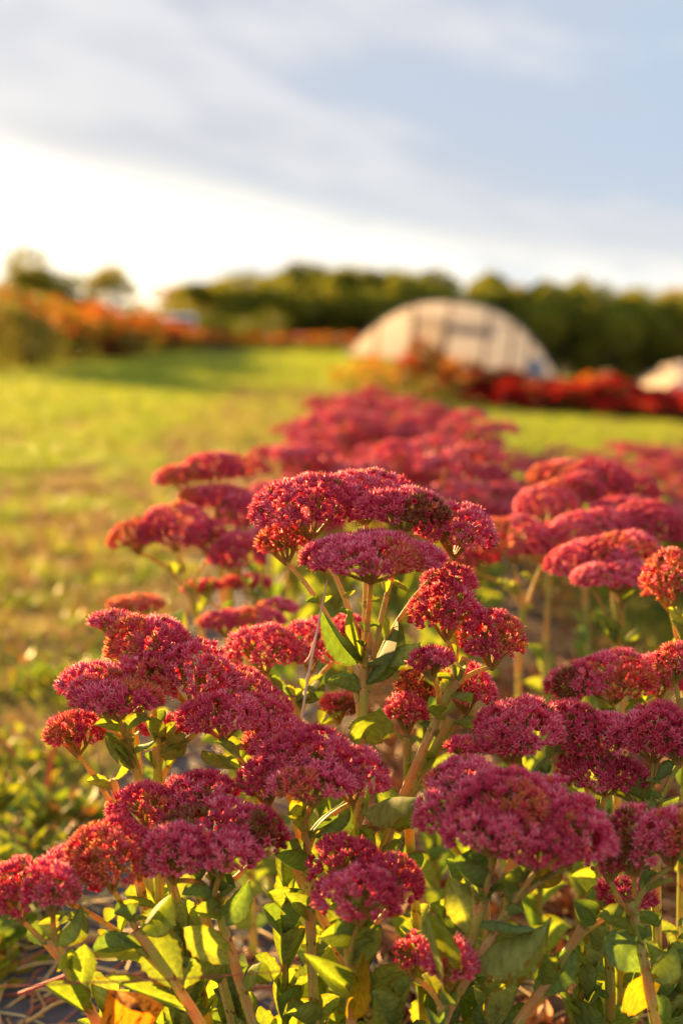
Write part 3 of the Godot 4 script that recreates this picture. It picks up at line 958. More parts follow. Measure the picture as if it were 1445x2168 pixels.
func _ready() -> void:
	var exposure := 5.6
	var cam := Camera3D.new()
	cam.name = "camera"
	add_child(cam)
	cam.position = Vector3(0, 0.62, 0)
	cam.rotation = Vector3(-atan(0.121), 0, 0)
	var lens := CameraAttributesPhysical.new()
	lens.frustum_focal_length = 12.0 / 0.36
	lens.frustum_near = 0.05
	lens.frustum_far = 1500.0
	lens.frustum_focus_distance = 0.985
	lens.exposure_aperture = 33.333 / 12.0
	cam.attributes = lens
	cam.current = true
	var env := Environment.new()
	env.background_mode = Environment.BG_SKY
	env.sky = Sky.new()
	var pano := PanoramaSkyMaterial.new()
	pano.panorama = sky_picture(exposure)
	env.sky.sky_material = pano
	env.tonemap_mode = Environment.TONE_MAPPER_LINEAR
	env.tonemap_exposure = exposure
	env.sdfgi_enabled = true
	env.ssao_enabled = true
	env.ssil_enabled = true
	var we := WorldEnvironment.new()
	we.name = "world"
	we.environment = env
	add_child(we)
	var sun := DirectionalLight3D.new()
	sun.name = "sun"
	add_child(sun)
	var az := deg_to_rad(-28.0)
	var el := deg_to_rad(7.5)
	sun.basis = Basis.looking_at(-Vector3(sin(az) * cos(el), sin(el), -cos(az) * cos(el)))
	sun.light_color = Color(1.0, 0.78, 0.50)
	sun.light_energy = 1.6
	sun.light_angular_distance = 0.9
	sun.shadow_enabled = true

	rng.seed = 20
	lumps.seed = 12
	lumps.frequency = 0.02
	make_materials()
	floret_open = make_floret(5, 0.84, 0.0055, 0.00115, 0.0048, false)
	floret_half = make_floret(5, 1.12, 0.0056, 0.0012, 0.0048, false)
	floret_bud = make_bud()
	floret_plain = make_floret(5, 0.8, 0.0095, 0.0055, 0.0, true)
	tint_sets()
	for i in 8:
		leaf_shapes.append(leaf_shape([0.12, -0.1, 0.22, 0.05, -0.2, 0.3, 0.0, 0.16][i], [0.35, 0.5, 0.2, 0.6, 0.3, 0.45, 0.15, 0.7][i], [0.05, 0.0, 0.09, 0.0, 0.07, 0.02, 0.1, 0.0][i], [1.3, 1.15, 1.45, 1.25, 1.2, 1.35, 1.5, 1.2][i], i + 1))

	# the ground: one sheet to the horizon
	var g := Buf.new()
	var xs := []
	var zs := []
	for i in 41:
		var s := (i - 20) / 20.0
		xs.append(s * 6.0 + signf(s) * pow(absf(s), 4.0) * 300.0)
	for i in 41:
		zs.append(12.0 - 1.5 * i - pow(i / 40.0, 3.0) * 450.0)
	for i in 40:
		for j in 40:
			var q := []
			for c in [[i, j], [i + 1, j], [i + 1, j + 1], [i, j + 1]]:
				q.append(Vector3(xs[c[0]], ground_y(xs[c[0]], zs[c[1]]), zs[c[1]]))
			var e := 0.3
			var ns := []
			for p in q:
				ns.append(Vector3(ground_y(p.x - e, p.z) - ground_y(p.x + e, p.z), 2 * e, ground_y(p.x, p.z - e) - ground_y(p.x, p.z + e)).normalized())
			g.tri(q[0], q[1], q[2], ns[0], ns[1], ns[2])
			g.tri(q[0], q[2], q[3], ns[0], ns[2], ns[3])
	top("ground", g.mesh(), M.soil, "structure")

	# woven weed fabric under the left side of the bed
	var fab := Buf.new()
	for i in 30:
		for j in 60:
			var q := []
			for c in [[i, j], [i + 1, j], [i + 1, j + 1], [i, j + 1]]:
				var x: float = -0.62 + c[0] * 0.022 + 0.01 * sin(c[1] * 0.9)
				var z: float = -0.9 - c[1] * 0.07
				q.append(Vector3(x, 0.006 + 0.008 * (1.0 + lumps.get_noise_2d(x * 900.0, z * 300.0)), z))
			fab.quad(q[0], q[1], q[2], q[3])
	var fo := top("weed_fabric", fab.mesh(), M.fabric, "")
	tag(fo, "dark grey woven weed fabric lying on the soil under the sedum stems", "weed mat")

	sow()

	greenhouse("large rounded plastic greenhouse with vent and blue pane before the dark wood", Vector3(3.85, ground_y(3.85, -50) + 0.1, -50), -0.03, -0.115, 7.6, 2.35, 9.0, 2)
	greenhouse("white plastic greenhouse cut off by the right edge, glaring in the sun", Vector3(12.9, -2.2, -45), -0.12, -0.05, 7.7, 2.05, 9.0, 8)
	van(Vector3(-9.1, ground_y(-9.1, -80) + 0.05, -80), 0.15)
	plant_far()
	plant_rows()
	plant_near()

func plant_far() -> void:
	var olive := [Color(0.5, 0.54, 0.2), Color(0.58, 0.58, 0.22), Color(0.44, 0.5, 0.19), Color(0.64, 0.6, 0.24)]
	var dark := [Color(0.4, 0.46, 0.18), Color(0.48, 0.51, 0.2), Color(0.35, 0.4, 0.16)]
	var gold := [Color(0.58, 0.53, 0.22), Color(0.5, 0.48, 0.2), Color(0.62, 0.53, 0.25)]
	var where := [[0, olive, "olive green tree in the blurred wood behind the greenhouses"], [1, dark, "dark green tree in the blurred wood behind the greenhouses"], [2, gold, "yellowing tree in the blurred wood behind the greenhouses"]]
	var proto := []
	for q in where:
		proto.append(tree("wood_tree", q[2], "trees of the wood behind the greenhouses", Vector3(0, -50, -200), 8.0, 7.0, q[1], 3600))
	var used := [false, false, false]
	for row in 4:
		for i in 26:
			var d := 138.0 + row * 12.0 + rr(-4, 4)
			var x := lerpf(-19.0, 48.0, (i + rr(-0.3, 0.3) + 0.5 * (row % 2)) / 25.0)
			if x < -16.0 and row < 2: continue
			var k := 0 if rng.randf() < 0.5 else 1 if rng.randf() < 0.82 else 2
			var tall := 0.92 + 0.09 * row + rr(-0.1, 0.1) + 0.05 * sin(x * 0.35 + row) + 0.02 * maxf(x, 0) * 0.55
			if x < -9.0: tall *= lerpf(1.0, 0.72, clampf((-9.0 - x) / 9.0, 0, 1))
			var at := Vector3(x, ground_y(x, -d) - 0.3, -d)
			var sz := Vector3(rr(0.85, 1.15), tall, rr(0.85, 1.15))
			if not used[k]:
				used[k] = true
				proto[k].position = at
				proto[k].scale = sz
				proto[k].rotation.y = rr(0, TAU)
			else:
				dup(proto[k], at, rr(0, TAU), sz)
			var o: Node3D = proto[k] if proto[k].position == at else get_child(get_child_count() - 1)
			var px := x / d
			o.set_meta("label", ["olive green", "dark green", "yellowing"][k] + " tree of the blurred wood, " + ("low end by the bright gap" if px < -0.05 else "left of the large greenhouse" if px < 0.01 else "behind the large greenhouse" if px < 0.14 else "between the greenhouses" if px < 0.2 else "behind the white greenhouse") + ["", ", second rank", ", third rank", ", rearmost rank"][row])
	# two loose trees against the glow, and scrub between them and the wood
	tree("field_tree", "taller loose round tree against the glowing sky at the left edge", "", Vector3(-18.9, 0, -92), 6.7, 6.4, olive, 4200, 0.1)
	tree("field_tree", "smaller loose tree beside the taller one, right at the bright gap", "", Vector3(-14.6, 0, -92), 5.4, 4.6, olive, 3200, 0.1)
	tree("field_tree", "low bushy tree filling the gap between the two loose trees", "", Vector3(-16.7, 0, -94), 4.3, 4.6, olive, 3200, 0.1)
	tree("field_tree", "low tree cut off by the left edge behind the orange hedge", "", Vector3(-22.0, 0, -88), 4.2, 4.6, olive, 2400, 0.3)
	var scrub := shrub("scrub_bush", "low dark bush just right of the smaller loose tree", "bush", "scrub under the bright gap", Vector3(-16.4, 0, -100), Vector3(4.0, 3.1, 3.0), dark, [], 0)
	dup(scrub, Vector3(-19.6, -0.1, -90.0), 1.0, Vector3(1.2, 1.1, 1), "low bush closing the gap under the taller loose tree at the left edge")
	dup(scrub, Vector3(-15.6, -0.1, -91.0), 2.0, Vector3(1.1, 1.0, 1), "low bush closing the gap under the smaller loose tree")
	for i in 4:
		dup(scrub, Vector3(-13.6 + i * 2.6, 0, -100.0 - rr(0, 3)), rr(0, TAU), Vector3(1, rr(0.8, 0.95), 1), "low dark bush of the scrub under the bright gap, " + ["leftmost", "second from its left end", "second from its right end", "rightmost"][i])
	# the hedge of tall orange flowers along the left side of the lawn
	var mid := [Color(0.4, 0.45, 0.2), Color(0.34, 0.37, 0.17), Color(0.48, 0.44, 0.22)]
	var orange := [Color(0.86, 0.46, 0.22), Color(0.8, 0.38, 0.22), Color(0.88, 0.56, 0.26)]
	var yellow := [Color(0.93, 0.7, 0.2), Color(0.88, 0.62, 0.18), Color(0.9, 0.52, 0.16)]
	var red := [Color(0.74, 0.16, 0.12), Color(0.82, 0.26, 0.16), Color(0.6, 0.1, 0.1)]
	var gr := "tall flowers of the hedge left of the lawn"
	var a := shrub("flower_shrub", "orange topped tall plant in the blurred hedge left of the lawn", "flower", gr, Vector3(-6.6, 0, -29), Vector3(1.5, 1.42, 1.7), mid, orange, 300)
	var b := shrub("flower_shrub", "golden yellow topped tall plant in the blurred hedge left of the lawn", "flower", gr, Vector3(-6.4, 0, -34), Vector3(1.5, 1.38, 1.7), mid, yellow, 300)
	var c := shrub("flower_shrub", "rusty red topped tall plant in the blurred hedge left of the lawn", "flower", gr, Vector3(-6.6, 0, -31.5), Vector3(1.5, 1.32, 1.7), mid, red + orange, 260)
	var z := -36.5
	var k := 0
	while z > -74.0:
		dup([a, b, a, c, b][k % 5], Vector3(-6.6 + rr(-0.3, 0.3), 0, z), rr(0, TAU), Vector3(1, rr(0.92, 1.05) * lerpf(1.0, 0.72, smoothstep(40.0, 66.0, -z)), 1), ["orange", "golden yellow", "orange", "rusty red", "golden yellow"][k % 5] + " topped tall plant, front of the left hedge, " + ("near part" if z > -48.0 else "middle part" if z > -60.0 else "far part by the van"))
		if k % 2 == 0:
			dup([b, a, c][k % 3], Vector3(-7.9 + rr(-0.3, 0.3), 0, z - 0.8), rr(0, TAU), Vector3(1, rr(0.95, 1.08) * lerpf(1.0, 0.72, smoothstep(40.0, 66.0, -z)), 1), ["golden yellow", "orange", "rusty red"][k % 3] + " topped tall plant, second rank of the left hedge, " + ("near part" if z > -48.0 else "middle part" if z > -60.0 else "far part"))
		z -= rr(1.7, 2.4)
		k += 1
	shrub("tall_grass_clump", "feathery yellow green clump at the near end of the orange hedge", "plant", "", Vector3(-6.1, 0, -27.2), Vector3(1.9, 1.5, 1.8), [Color(0.5, 0.5, 0.22), Color(0.44, 0.46, 0.2), Color(0.6, 0.54, 0.27)], [], 0)
	shrub("tall_grass_clump", "second feathery clump half hidden at the left edge before the hedge", "plant", "", Vector3(-6.0, 0, -25.4), Vector3(1.7, 1.45, 1.6), [Color(0.48, 0.48, 0.22), Color(0.4, 0.43, 0.19)], [], 0)
	# far flower rows across the field
	var fr := "far rows of flowers beyond the lawn"
	for i in 9:
		dup([b, a, b][i % 3], Vector3(-6.6 + i * 0.95, ground_y(-6.6 + i * 0.95, -76) - 0.15, -76 + rr(-0.6, 0.6)), rr(0, TAU), Vector3(1, rr(0.7, 0.8), 1), "orange yellow flower bush in the thin far row below the wood", fr)
	shrub("flower_shrub", "dark red patch of low flowers at the far end of the lawn", "flower", fr, Vector3(-6.0, 0, -38), Vector3(1.3, 0.55, 1.0), [Color(0.3, 0.16, 0.1), Color(0.36, 0.24, 0.12)], [Color(0.42, 0.07, 0.07), Color(0.5, 0.1, 0.08)], 420, 0.2)
	shrub("flower_shrub", "small violet patch of flowers past the dark red patch", "flower", fr, Vector3(-3.6, 0, -46), Vector3(1.6, 0.35, 1.0), [Color(0.32, 0.3, 0.2)], [Color(0.4, 0.3, 0.5), Color(0.46, 0.36, 0.5)], 300, 0.2)
	# plants in front of the greenhouse
	var gg := "plants in front of the large greenhouse"
	var au := [Color(0.44, 0.45, 0.2), Color(0.36, 0.39, 0.17), Color(0.5, 0.46, 0.2), Color(0.42, 0.32, 0.17)]
	var spots := [
		[0.22, -15.6, 0.47, au, yellow, "bushy yellow green plant below the greenhouse's bright left corner", 120], [0.62, -15.9, 0.5, au, red, "leafy plant with a few red tips before the greenhouse door", 140],
		[0.98, -16.2, 0.64, au, [Color(0.68, 0.36, 0.16), Color(0.6, 0.42, 0.18)], "tallest orange brown plant standing before the greenhouse vent", 220], [1.32, -15.4, 0.5, au, yellow, "yellow flowering plant under the greenhouse's dark vent", 240],
		[1.62, -15.0, 0.44, au, red, "rust red plant between the yellow plant and the red row", 260], [0.42, -14.4, 0.36, mid, yellow, "low dark green plant at the end of the pink row", 40], [1.05, -14.2, 0.36, mid, orange, "low olive plant in front of the tallest orange one", 60]]
	for s in spots:
		shrub("garden_plant", s[5], "plant", gg, Vector3(s[0], ground_y(s[0], s[1]), s[1]), Vector3(0.62, s[2], 0.6), s[3], s[4], s[6], 0.45)
	# the red row to the right
	var rg := "red flowers of the row before the wood"
	var maroon := [Color(0.26, 0.11, 0.11), Color(0.3, 0.2, 0.11), Color(0.3, 0.32, 0.14), Color(0.34, 0.13, 0.12), Color(0.26, 0.3, 0.13)]
	var crimson := [Color(0.8, 0.1, 0.12), Color(0.68, 0.06, 0.1), Color(0.82, 0.17, 0.14)]
	var rp := shrub("red_flower_plant", "bright red flowering plant at the near left end of the red row", "flower", rg, Vector3(1.3, ground_y(1.3, -15.2), -15.2), Vector3(0.52, 0.4, 0.52), maroon, crimson, 420, 0.4)
	var rq := shrub("red_flower_plant", "dark maroon plant with few flowers at the near left end of the red row", "flower", rg, Vector3(1.55, ground_y(1.55, -15.5), -15.5), Vector3(0.52, 0.34, 0.52), maroon, crimson, 110, 0.4)
	for i in 26:
		var t := (i / 2) / 12.0
		var x := lerpf(1.45, 3.2, t) + rr(-0.1, 0.1) + 0.18 * (i % 2)
		var zz := lerpf(-15.0, -11.3, t) + rr(-0.2, 0.2) - 0.5 * (i % 2)
		var dull := (i * 7) % 5 < 2
		dup(rq if dull else rp, Vector3(x, ground_y(x, zz) - 0.02, zz), rr(0, TAU), Vector3(1, rr(0.75, 1.1) * lerpf(1.0, 0.85, t), 1), ("dark maroon" if dull else "bright red") + " flowering plant of the blurred row, " + ["below the greenhouse's blue pane", "between the two greenhouses", "below the white greenhouse"][0 if i < 6 else 1 if i < 16 else 2] + (", second rank" if i % 2 else ""))
	shrub("garden_plant", "single yellow green plant sticking out of the red row", "plant", "", Vector3(2.35, ground_y(2.35, -13.4), -13.4), Vector3(0.3, 0.42, 0.3), au, yellow, 120, 0.5)

func plant_rows() -> void:
	# softer plants farther along the row: a few prototypes, then copies
	var protos := []
	for p in 6:
		var o := thing("row_sedum", "blurred pink sedum in the row running back towards the greenhouse", "flower", Vector3(0, -40, 20), 0.0, "sedum plants along the receding row")
		var st := Buf.new()
		var n := 5 + p % 3
		for i in n:
			var a := i * TAU / n + rr(-0.4, 0.4)
			var reach := 0.0 if i == 0 else rr(0.05, 0.095)
			var r := Vector3(rr(0.03, 0.046), rr(0.009, 0.014), rr(0.03, 0.044))
			var got := cluster_shape(r, 0.0092, ["pink", "deep", "rust", "pink", "deep", "deep"][p] if i % 3 else "pink", true)
			var c := Vector3(cos(a) * reach, 0.37 + rr(-0.045, 0.03) + (0.03 if reach == 0.0 else 0.0), sin(a) * reach)
			var fc := part("flower_cluster", got[0], M.mass, o, Transform3D(Basis(), c), "stuff")
			part("pedicel", got[1], M.stem, fc, Transform3D(), "stuff")
			var bb := Buf.new()
			var from := Vector3(cos(a) * reach * 0.15, 0.22, sin(a) * reach * 0.15)
			bb.tube([from, from.lerp(c, 0.5) + Vector3(0, 0.01, 0), c + got[2]], [0.0028, 0.0022, 0.0017], 5, Color(0.8, 0.68, 0.38))
			part("branch", bb.mesh(), M.stem, o)
		st.tube([Vector3(0, -0.01, 0), Vector3(0.004, 0.12, 0.003), Vector3(0, 0.24, 0)], [0.0048, 0.0042, 0.0036], 7, Color(0.74, 0.68, 0.36))
		part("stem", st.mesh(), M.stem, o)
		for i in 14:
			var a := i * 2.1 + rr(-0.3, 0.3)
			var ax := Vector3(cos(a), rr(0.3, 1.0), sin(a))
			var l := rr(0.045, 0.07)
			add_leaf(o, Vector3(0, 0.05 + 0.017 * i, 0), ax, Vector3(-ax.x * 0.5, 1, -ax.z * 0.5), l, l * 0.55, leaf_mat())
		protos.append(o)
	var used := {}
	var k := 0
	for band in ROWS:   # [x from, x to, distance from, to, how many, height]
		for i in band[4]:
			var t: float = (i + rr(0.1, 0.9)) / band[4]
			var d := lerpf(band[2], band[3], t)
			var x := lerpf(band[0], band[1], fmod(i * 0.618 + rr(-0.08, 0.08) + 1.0, 1.0))
			var at := Vector3(x, ground_y(x, -d), -d)
			var place := "right flank" if x > 0.19 else "left flank" if x < 0.02 else "middle"
			if band[6]: place = "left part" if x < 0.7 else "right part"
			var text: String = "blurred " + ["pink", "deep magenta", "rust tinged", "pale pink", "magenta", "crimson"][k % 6] + (" sedum in the lower second row, " if band[6] else " sedum in the receding row, ") + place + ", " + ("near end" if t < 0.25 else "second quarter" if t < 0.5 else "third quarter" if t < 0.75 else "far end")
			var size := Vector3.ONE * rr(0.9, 1.1) * Vector3(1, band[5] * lerpf(1.0, 0.93, t), 1)
			var q := k % 6
			k += 1
			if not used.has(q):
				used[q] = true
				protos[q].position = at
				protos[q].scale = size
				protos[q].rotation.y = rr(0, TAU)
				tag(protos[q], text, "flower")
			else:
				dup(protos[q], at, rr(0, TAU), size, text, band[7] if band[7] else "sedum plants along the receding row")

const ROWS := [
	[-0.12, 0.29, 1.95, 4.9, 44, 1.06, "", ""],
	[0.46, 1.2, 2.3, 4.4, 30, 0.78, "blurred pink sedum in the lower row right of the receding one", "sedum plants of the second row"],
]

func plant_near() -> void:
	stonecrop("tallest sharp sedum in the middle, a two-tiered pink head on a thick peach stem", Vector3(0.8, 0, -99.5), Vector3(1.6, 39.6, -98),
		[[-2.3, 50.6, -102.4, 8.2, 4.3, "pink"], [1.8, 51, -105.4, 7.6, 3.9, "pink"], [4.5, 50.8, -98.4, 6.4, 3.1, "pink"], [8.2, 49.1, -100.2, 5.7, 3.6, "pink"], [2, 48.3, -94, 9.3, 3.4, "pink"], [-4.2, 47.9, -103, 4.1, 2.8, "rust"]],
		[[1.00, -1.5, 43.3, -96.5, 1.2, -25, 2], [1.00, 0.5, 43.8, -96.5, 1, -10, 1], [0.99, 4.9, 42.1, -97.3, 1.1, 55, 0], [0.93, -1.1, 38.3, -97.9, 1, 70, 2], [0.83, 2.7, 38.1, -94.8, 3, 8, 0], [0.70, 5.5, 32, -94.1, 1.6, 50, 0], [0.95, 4.2, 42.5, -98.4, 0.9, 30, 2]], 0.75, 1.0)
	stonecrop("sharp dark magenta head leaning right from behind the tallest sedum on a slanting peach stem", Vector3(-5.3, 0, -98.9), Vector3(8.7, 39.9, -97.4),
		[[7.8, 45.4, -100.1, 3.8, 2.5, "deep"], [7.3, 43.8, -97.9, 5, 3.8, "deep"], [10.5, 42, -96.7, 4.6, 3.7, "deep"], [6.1, 40.9, -94.5, 3.1, 2, "deep"]],
		[[0.88, 5, 37.2, -95.1, 0.8, 30, 0], [0.93, 9.1, 38, -96.2, 0.9, 60, 0]], 0.8, 1.0)
	stonecrop("pale stemmed head seen from its underside behind the slanting peach stem", Vector3(-6, 0, -102), Vector3(8, 34.8, -100.5),
		[[9, 37.4, -100.8, 4.3, 3.3, "pink"], [6, 37.3, -102.8, 3.7, 3, "rust"]],
		[[0.99, 9.8, 35.5, -100.5, 1.1, 60, 0], [0.90, 5.7, 32.7, -99.2, 0.9, 10, 1]], 0.15, 1.0)
	stonecrop("short stalk with a small head right beside the broad upright leaf", Vector3(7.4, 0, -102.8), Vector3(4.8, 33.2, -101.3),
		[[4.8, 35.5, -101.6, 3.2, 2.7, "pink"]],
		[[0.93, 6.2, 32.7, -99.2, 1, 10, 1]], 0.2, 1.0)
	stonecrop("wide pink head half hidden behind the tallest sedum's stem, to its left", Vector3(-1.2, 0, -108), Vector3(-3.7, 34.9, -106.5),
		[[-5.9, 39, -107, 6, 3.6, "pink"], [-2.3, 39, -108, 5.5, 3.8, "pink"], [0.5, 39.4, -111.1, 3.4, 2.6, "deep"], [-0.1, 33.9, -109.4, 3.3, 2.2, "rust"]],
		[[0.99, -5.9, 36.1, -106.7, 1, 60, 2], [0.98, -2.4, 35.6, -105.6, 0.9, 60, 0], [0.99, -1.2, 36.5, -106.7, 0.9, 40, 2]], 0.25, 1.0)
	stonecrop("tiny head standing at the upper left rim of the left double head", Vector3(-13.2, 0, -102.5), Vector3(-15.8, 38.9, -101),
		[[-16.6, 42.2, -101.4, 3.4, 1.8, "pink"]],
		[], 0.4, 0.5)
	stonecrop("wide mauve pink head at far left with peach stem, lower of the left double head", Vector3(-6.5, 0, -97.2), Vector3(-14.9, 35.3, -95.7),
		[[-13.9, 39.1, -97.2, 4.9, 3.6, "pink"], [-16.9, 38.9, -96.1, 5.2, 3.1, "pink"], [-15.1, 38.5, -94.1, 6.1, 2.7, "deep"]],
		[[0.99, -16.9, 36, -94.8, 0.8, 60, 0], [0.90, -16.3, 35.3, -95.7, 1.3, 10, 0], [0.95, -12.9, 35.7, -93.7, 1.1, 65, 0], [0.90, -16.3, 33.5, -96.5, 1.4, 50, 2]], 0.7, 1.0)
	stonecrop("upper mauve head of the left double head, on pale yellow stems", Vector3(-11.8, 0, -98.9), Vector3(-13, 34.3, -97.4),
		[[-13.7, 41, -100.2, 6.4, 3.8, "pink"], [-10.4, 39.2, -98, 6.3, 4.3, "pink"], [-7.4, 37.8, -99.8, 5.1, 2.7, "deep"], [-12.7, 34.5, -100.4, 3.8, 2.1, "deep"]],
		[[0.99, -13.9, 36.2, -96.6, 1.2, 30, 0], [0.96, -11.2, 34, -98.4, 1.1, 40, 0], [0.92, -14, 33, -97.2, 1.2, 70, 2]], 0.15, 1.0)
	stonecrop("small round red head hanging low at the far left on a thin orange stem", Vector3(-11.7, 0, -98.5), Vector3(-16.1, 31.3, -97),
		[[-18.7, 35.1, -97.5, 4.3, 2.8, "deep"]],
		[[0.97, -17.9, 31.3, -96, 0.7, 70, 1], [0.92, -16.7, 30.3, -95.9, 1, 10, 3], [0.99, -14.9, 33, -97.2, 0.7, 40, 1]], 0.75, 0.6)
	stonecrop("loose pale pink head left of the big central front head", Vector3(7.5, 0, -95.7), Vector3(-6.5, 33, -94.2),
		[[-8.1, 37.2, -94.7, 5.8, 3.2, "pink"], [-5.3, 36.9, -96.7, 4.3, 2.8, "pink"]],
		[[1.00, -9.5, 33.9, -95.3, 0.9, 0, 1], [0.99, -8.5, 33.8, -94.3, 0.8, 20, 1], [0.96, -6.5, 31.3, -93, 1.1, 50, 2]], 0.7, 1.0)
	stonecrop("big dense head in front of the tallest sedum's stem, sloping down to the right", Vector3(-0.5, 0, -93.4), Vector3(-2.5, 29.3, -91.9),
		[[-4.3, 35.4, -94.7, 4.8, 3.1, "pink"], [-2.3, 34.7, -92.6, 7.3, 4.1, "pink"], [0.9, 33.9, -91.5, 4.7, 3.4, "pink"], [-4.9, 33.6, -91.4, 3.8, 3, "deep"], [-1.9, 34, -89.5, 5.8, 2.5, "pink"]],
		[[0.89, -4.9, 27.8, -90.7, 1.1, 70, 2], [0.92, -0.7, 28.1, -91.8, 1.2, 40, 0], [0.77, -3.9, 25.3, -91.4, 1.4, 30, 0], [0.99, -0.1, 31.5, -93.2, 0.9, 50, 2]], 0.65, 1.0)
	stonecrop("dark upper left head of the front left cluster, pointed and brick red", Vector3(-4.9, 0, -92.2), Vector3(-10.1, 28.8, -90.7),
		[[-12.9, 31.9, -91, 4.7, 2.9, "deep"], [-9.4, 32.5, -92.1, 5.2, 2.7, "deep"]],
		[], 0.6, 1.0)
	stonecrop("broad front left head with pale mauve front, on a pinkish orange stem", Vector3(-2.3, 0, -89.5), Vector3(-8.6, 27, -88),
		[[-8.4, 31, -89.5, 8.3, 3.7, "pink"], [-10.6, 30.4, -86.4, 5.1, 3.4, "pink"], [-5.6, 30.9, -88.5, 4.3, 3.6, "deep"], [-7.5, 30.4, -86.4, 5.1, 2.7, "pink"]],
		[[0.90, -5.9, 27.3, -87.1, 1.8, 15, 2], [0.79, -10.5, 25.2, -86.8, 2.1, 15, 1], [0.74, -5.2, 23.7, -85.6, 1.3, 45, 0], [0.91, -9.7, 25.7, -86.9, 1.2, 50, 0]], 0.85, 1.0)
	stonecrop("long sloping head in the front left reaching out from the frame's edge, right half", Vector3(0, 0, -87.5), Vector3(-13, 25, -86),
		[[-14.5, 30.2, -86.6, 6.1, 4.2, "pink"], [-17.3, 28.6, -87.4, 4.5, 3.6, "pink"]],
		[[0.95, -15.7, 23.4, -85.8, 1.4, 60, 2], [0.93, -15.3, 23.3, -88.8, 1.9, 10, 1], [0.83, -12.3, 24.7, -87, 2.7, 5, 0], [0.81, -9.2, 24.1, -83.9, 1.2, 45, 0], [0.99, -10.8, 27.6, -86.3, 1.6, 20, 0], [0.75, -14.4, 23.5, -82.8, 0.9, 40, 0]], 0.7, 1.0)
	stonecrop("front left head cut by the left edge, on an orange stem bending right", Vector3(-7.7, 0, -86.8), Vector3(-18.1, 24.8, -85.3),
		[[-20.1, 28.2, -85.8, 4.4, 3.7, "deep"], [-17.7, 29.1, -83.9, 3.5, 3, "pink"]],
		[[0.99, -16.2, 27.3, -84.6, 0.8, 55, 0], [0.98, -19.8, 25.1, -86.4, 1.4, 20, 2], [0.91, -16.5, 25.4, -83.4, 1.5, 15, 1], [0.84, -16, 24.8, -85.4, 1.7, 5, 0], [0.77, -19.1, 22.8, -83.1, 1.3, 40, 0]], 0.8, 1.0)
	stonecrop("dome shaped dark head low in the middle on a straight peach stem", Vector3(0.9, 0, -87.4), Vector3(0.4, 24.4, -85.9),
		[[0.4, 28.8, -88.5, 5.2, 3.7, "deep"], [3.1, 28.5, -86.4, 4.5, 3.1, "deep"], [1.1, 28.8, -83.4, 5.5, 3.2, "deep"]],
		[[0.92, 2.7, 25.6, -86, 1.8, -12, 0], [0.85, -2.5, 24.5, -83.9, 1.7, 20, 0], [0.97, -1.8, 25, -84, 0.9, 65, 1], [0.77, 1.4, 23.9, -82.8, 1.4, 10, 3]], 0.8, 1.0)
	stonecrop("small bright crimson head lowest of all, split by a pale upright leaf", Vector3(4.1, 0, -85.3), Vector3(6.4, 22, -83.8),
		[[4.4, 24.7, -84.1, 2.4, 2.5, "pink"], [6.7, 24.7, -83.1, 3.3, 2.9, "pink"]],
		[[0.99, 4.2, 28.4, -82.6, 1.3, 20, 1]], 0.75, 0.5)
	stonecrop("huge front right head, slightly soft and bright pink, left half of the front right mass", Vector3(1.4, 0, -86.1), Vector3(9.1, 28.3, -84.6),
		[[7.8, 34.8, -87.4, 5.2, 2.8, "pink"], [6.7, 33.3, -85.2, 4.1, 3.2, "pink"], [9.8, 34.5, -84.3, 6.6, 3.8, "pink"], [9, 33.4, -82.2, 6.2, 2.8, "pink"]],
		[[0.99, 6.2, 30, -83.8, 1.2, 60, 2], [0.88, 6.8, 28.5, -85.6, 1.9, 0, 1], [0.91, 11.5, 27.6, -82.5, 1.7, 62, 2], [0.83, 12.8, 26.7, -82.4, 1.3, 50, 1], [0.99, 10.7, 29.4, -85.7, 1.2, 20, 0]], 0.85, 1.0)
	stonecrop("right half of the front right mass, sloping down, on a dark pink branch", Vector3(-2.5, 0, -85.6), Vector3(11.5, 29.4, -84.1),
		[[12.7, 33.7, -85.6, 5.9, 3.5, "pink"], [14, 32.8, -83.5, 5.5, 4, "pink"], [11.8, 32.4, -82.4, 5.4, 2.8, "pink"]],
		[[0.98, 13.6, 29.9, -85.2, 1.7, 5, 3], [0.94, 9.8, 28.6, -84, 1.2, 20, 0]], 0.95, 0.6)
	stonecrop("front head at the right edge above the yellowing leaf", Vector3(23.9, 0, -87.1), Vector3(17.9, 27.1, -85.6),
		[[17, 30.2, -87, 3.6, 3.3, "pink"], [18.4, 31.3, -86.1, 5, 3.9, "pink"], [20.6, 31.9, -85.2, 3.2, 3.5, "pink"]],
		[[0.80, 16.6, 25.1, -85.4, 2.3, 5, 2], [0.91, 15.5, 25.9, -84.5, 1.1, 60, 0], [0.72, 18.1, 21.6, -86, 3.1, 5, 3], [0.79, 21, 24.1, -85.3, 1.9, 10, 0]], 0.6, 1.0)
	stonecrop("leaning stalk with paired leaves between the front right heads", Vector3(1.4, 0, -88.1), Vector3(15.4, 24.9, -86.6),
		[[19, 25.9, -90.7, 4.1, 2.2, "deep"]],
		[[1.00, 14.1, 27.1, -85.8, 0.9, 50, 2], [0.78, 14.8, 23.5, -86.4, 2.2, 0, 2], [0.82, 12, 24.2, -84.5, 0.7, 65, 0]], 0.75, 0.6)
	stonecrop("pink head of the right middle tier touching the slanting peach stem's shade", Vector3(8.5, 0, -96.2), Vector3(12.6, 32.4, -94.7),
		[[12.2, 36.3, -95.2, 6.5, 3.6, "pink"], [16, 35.9, -97.2, 4.6, 3, "deep"], [11.4, 35.5, -93.1, 4.1, 2.2, "pink"]],
		[[0.99, 10.8, 34.3, -94, 0.8, 30, 3], [0.98, 14, 33.4, -95.9, 1.1, 40, 0]], 0.6, 1.0)
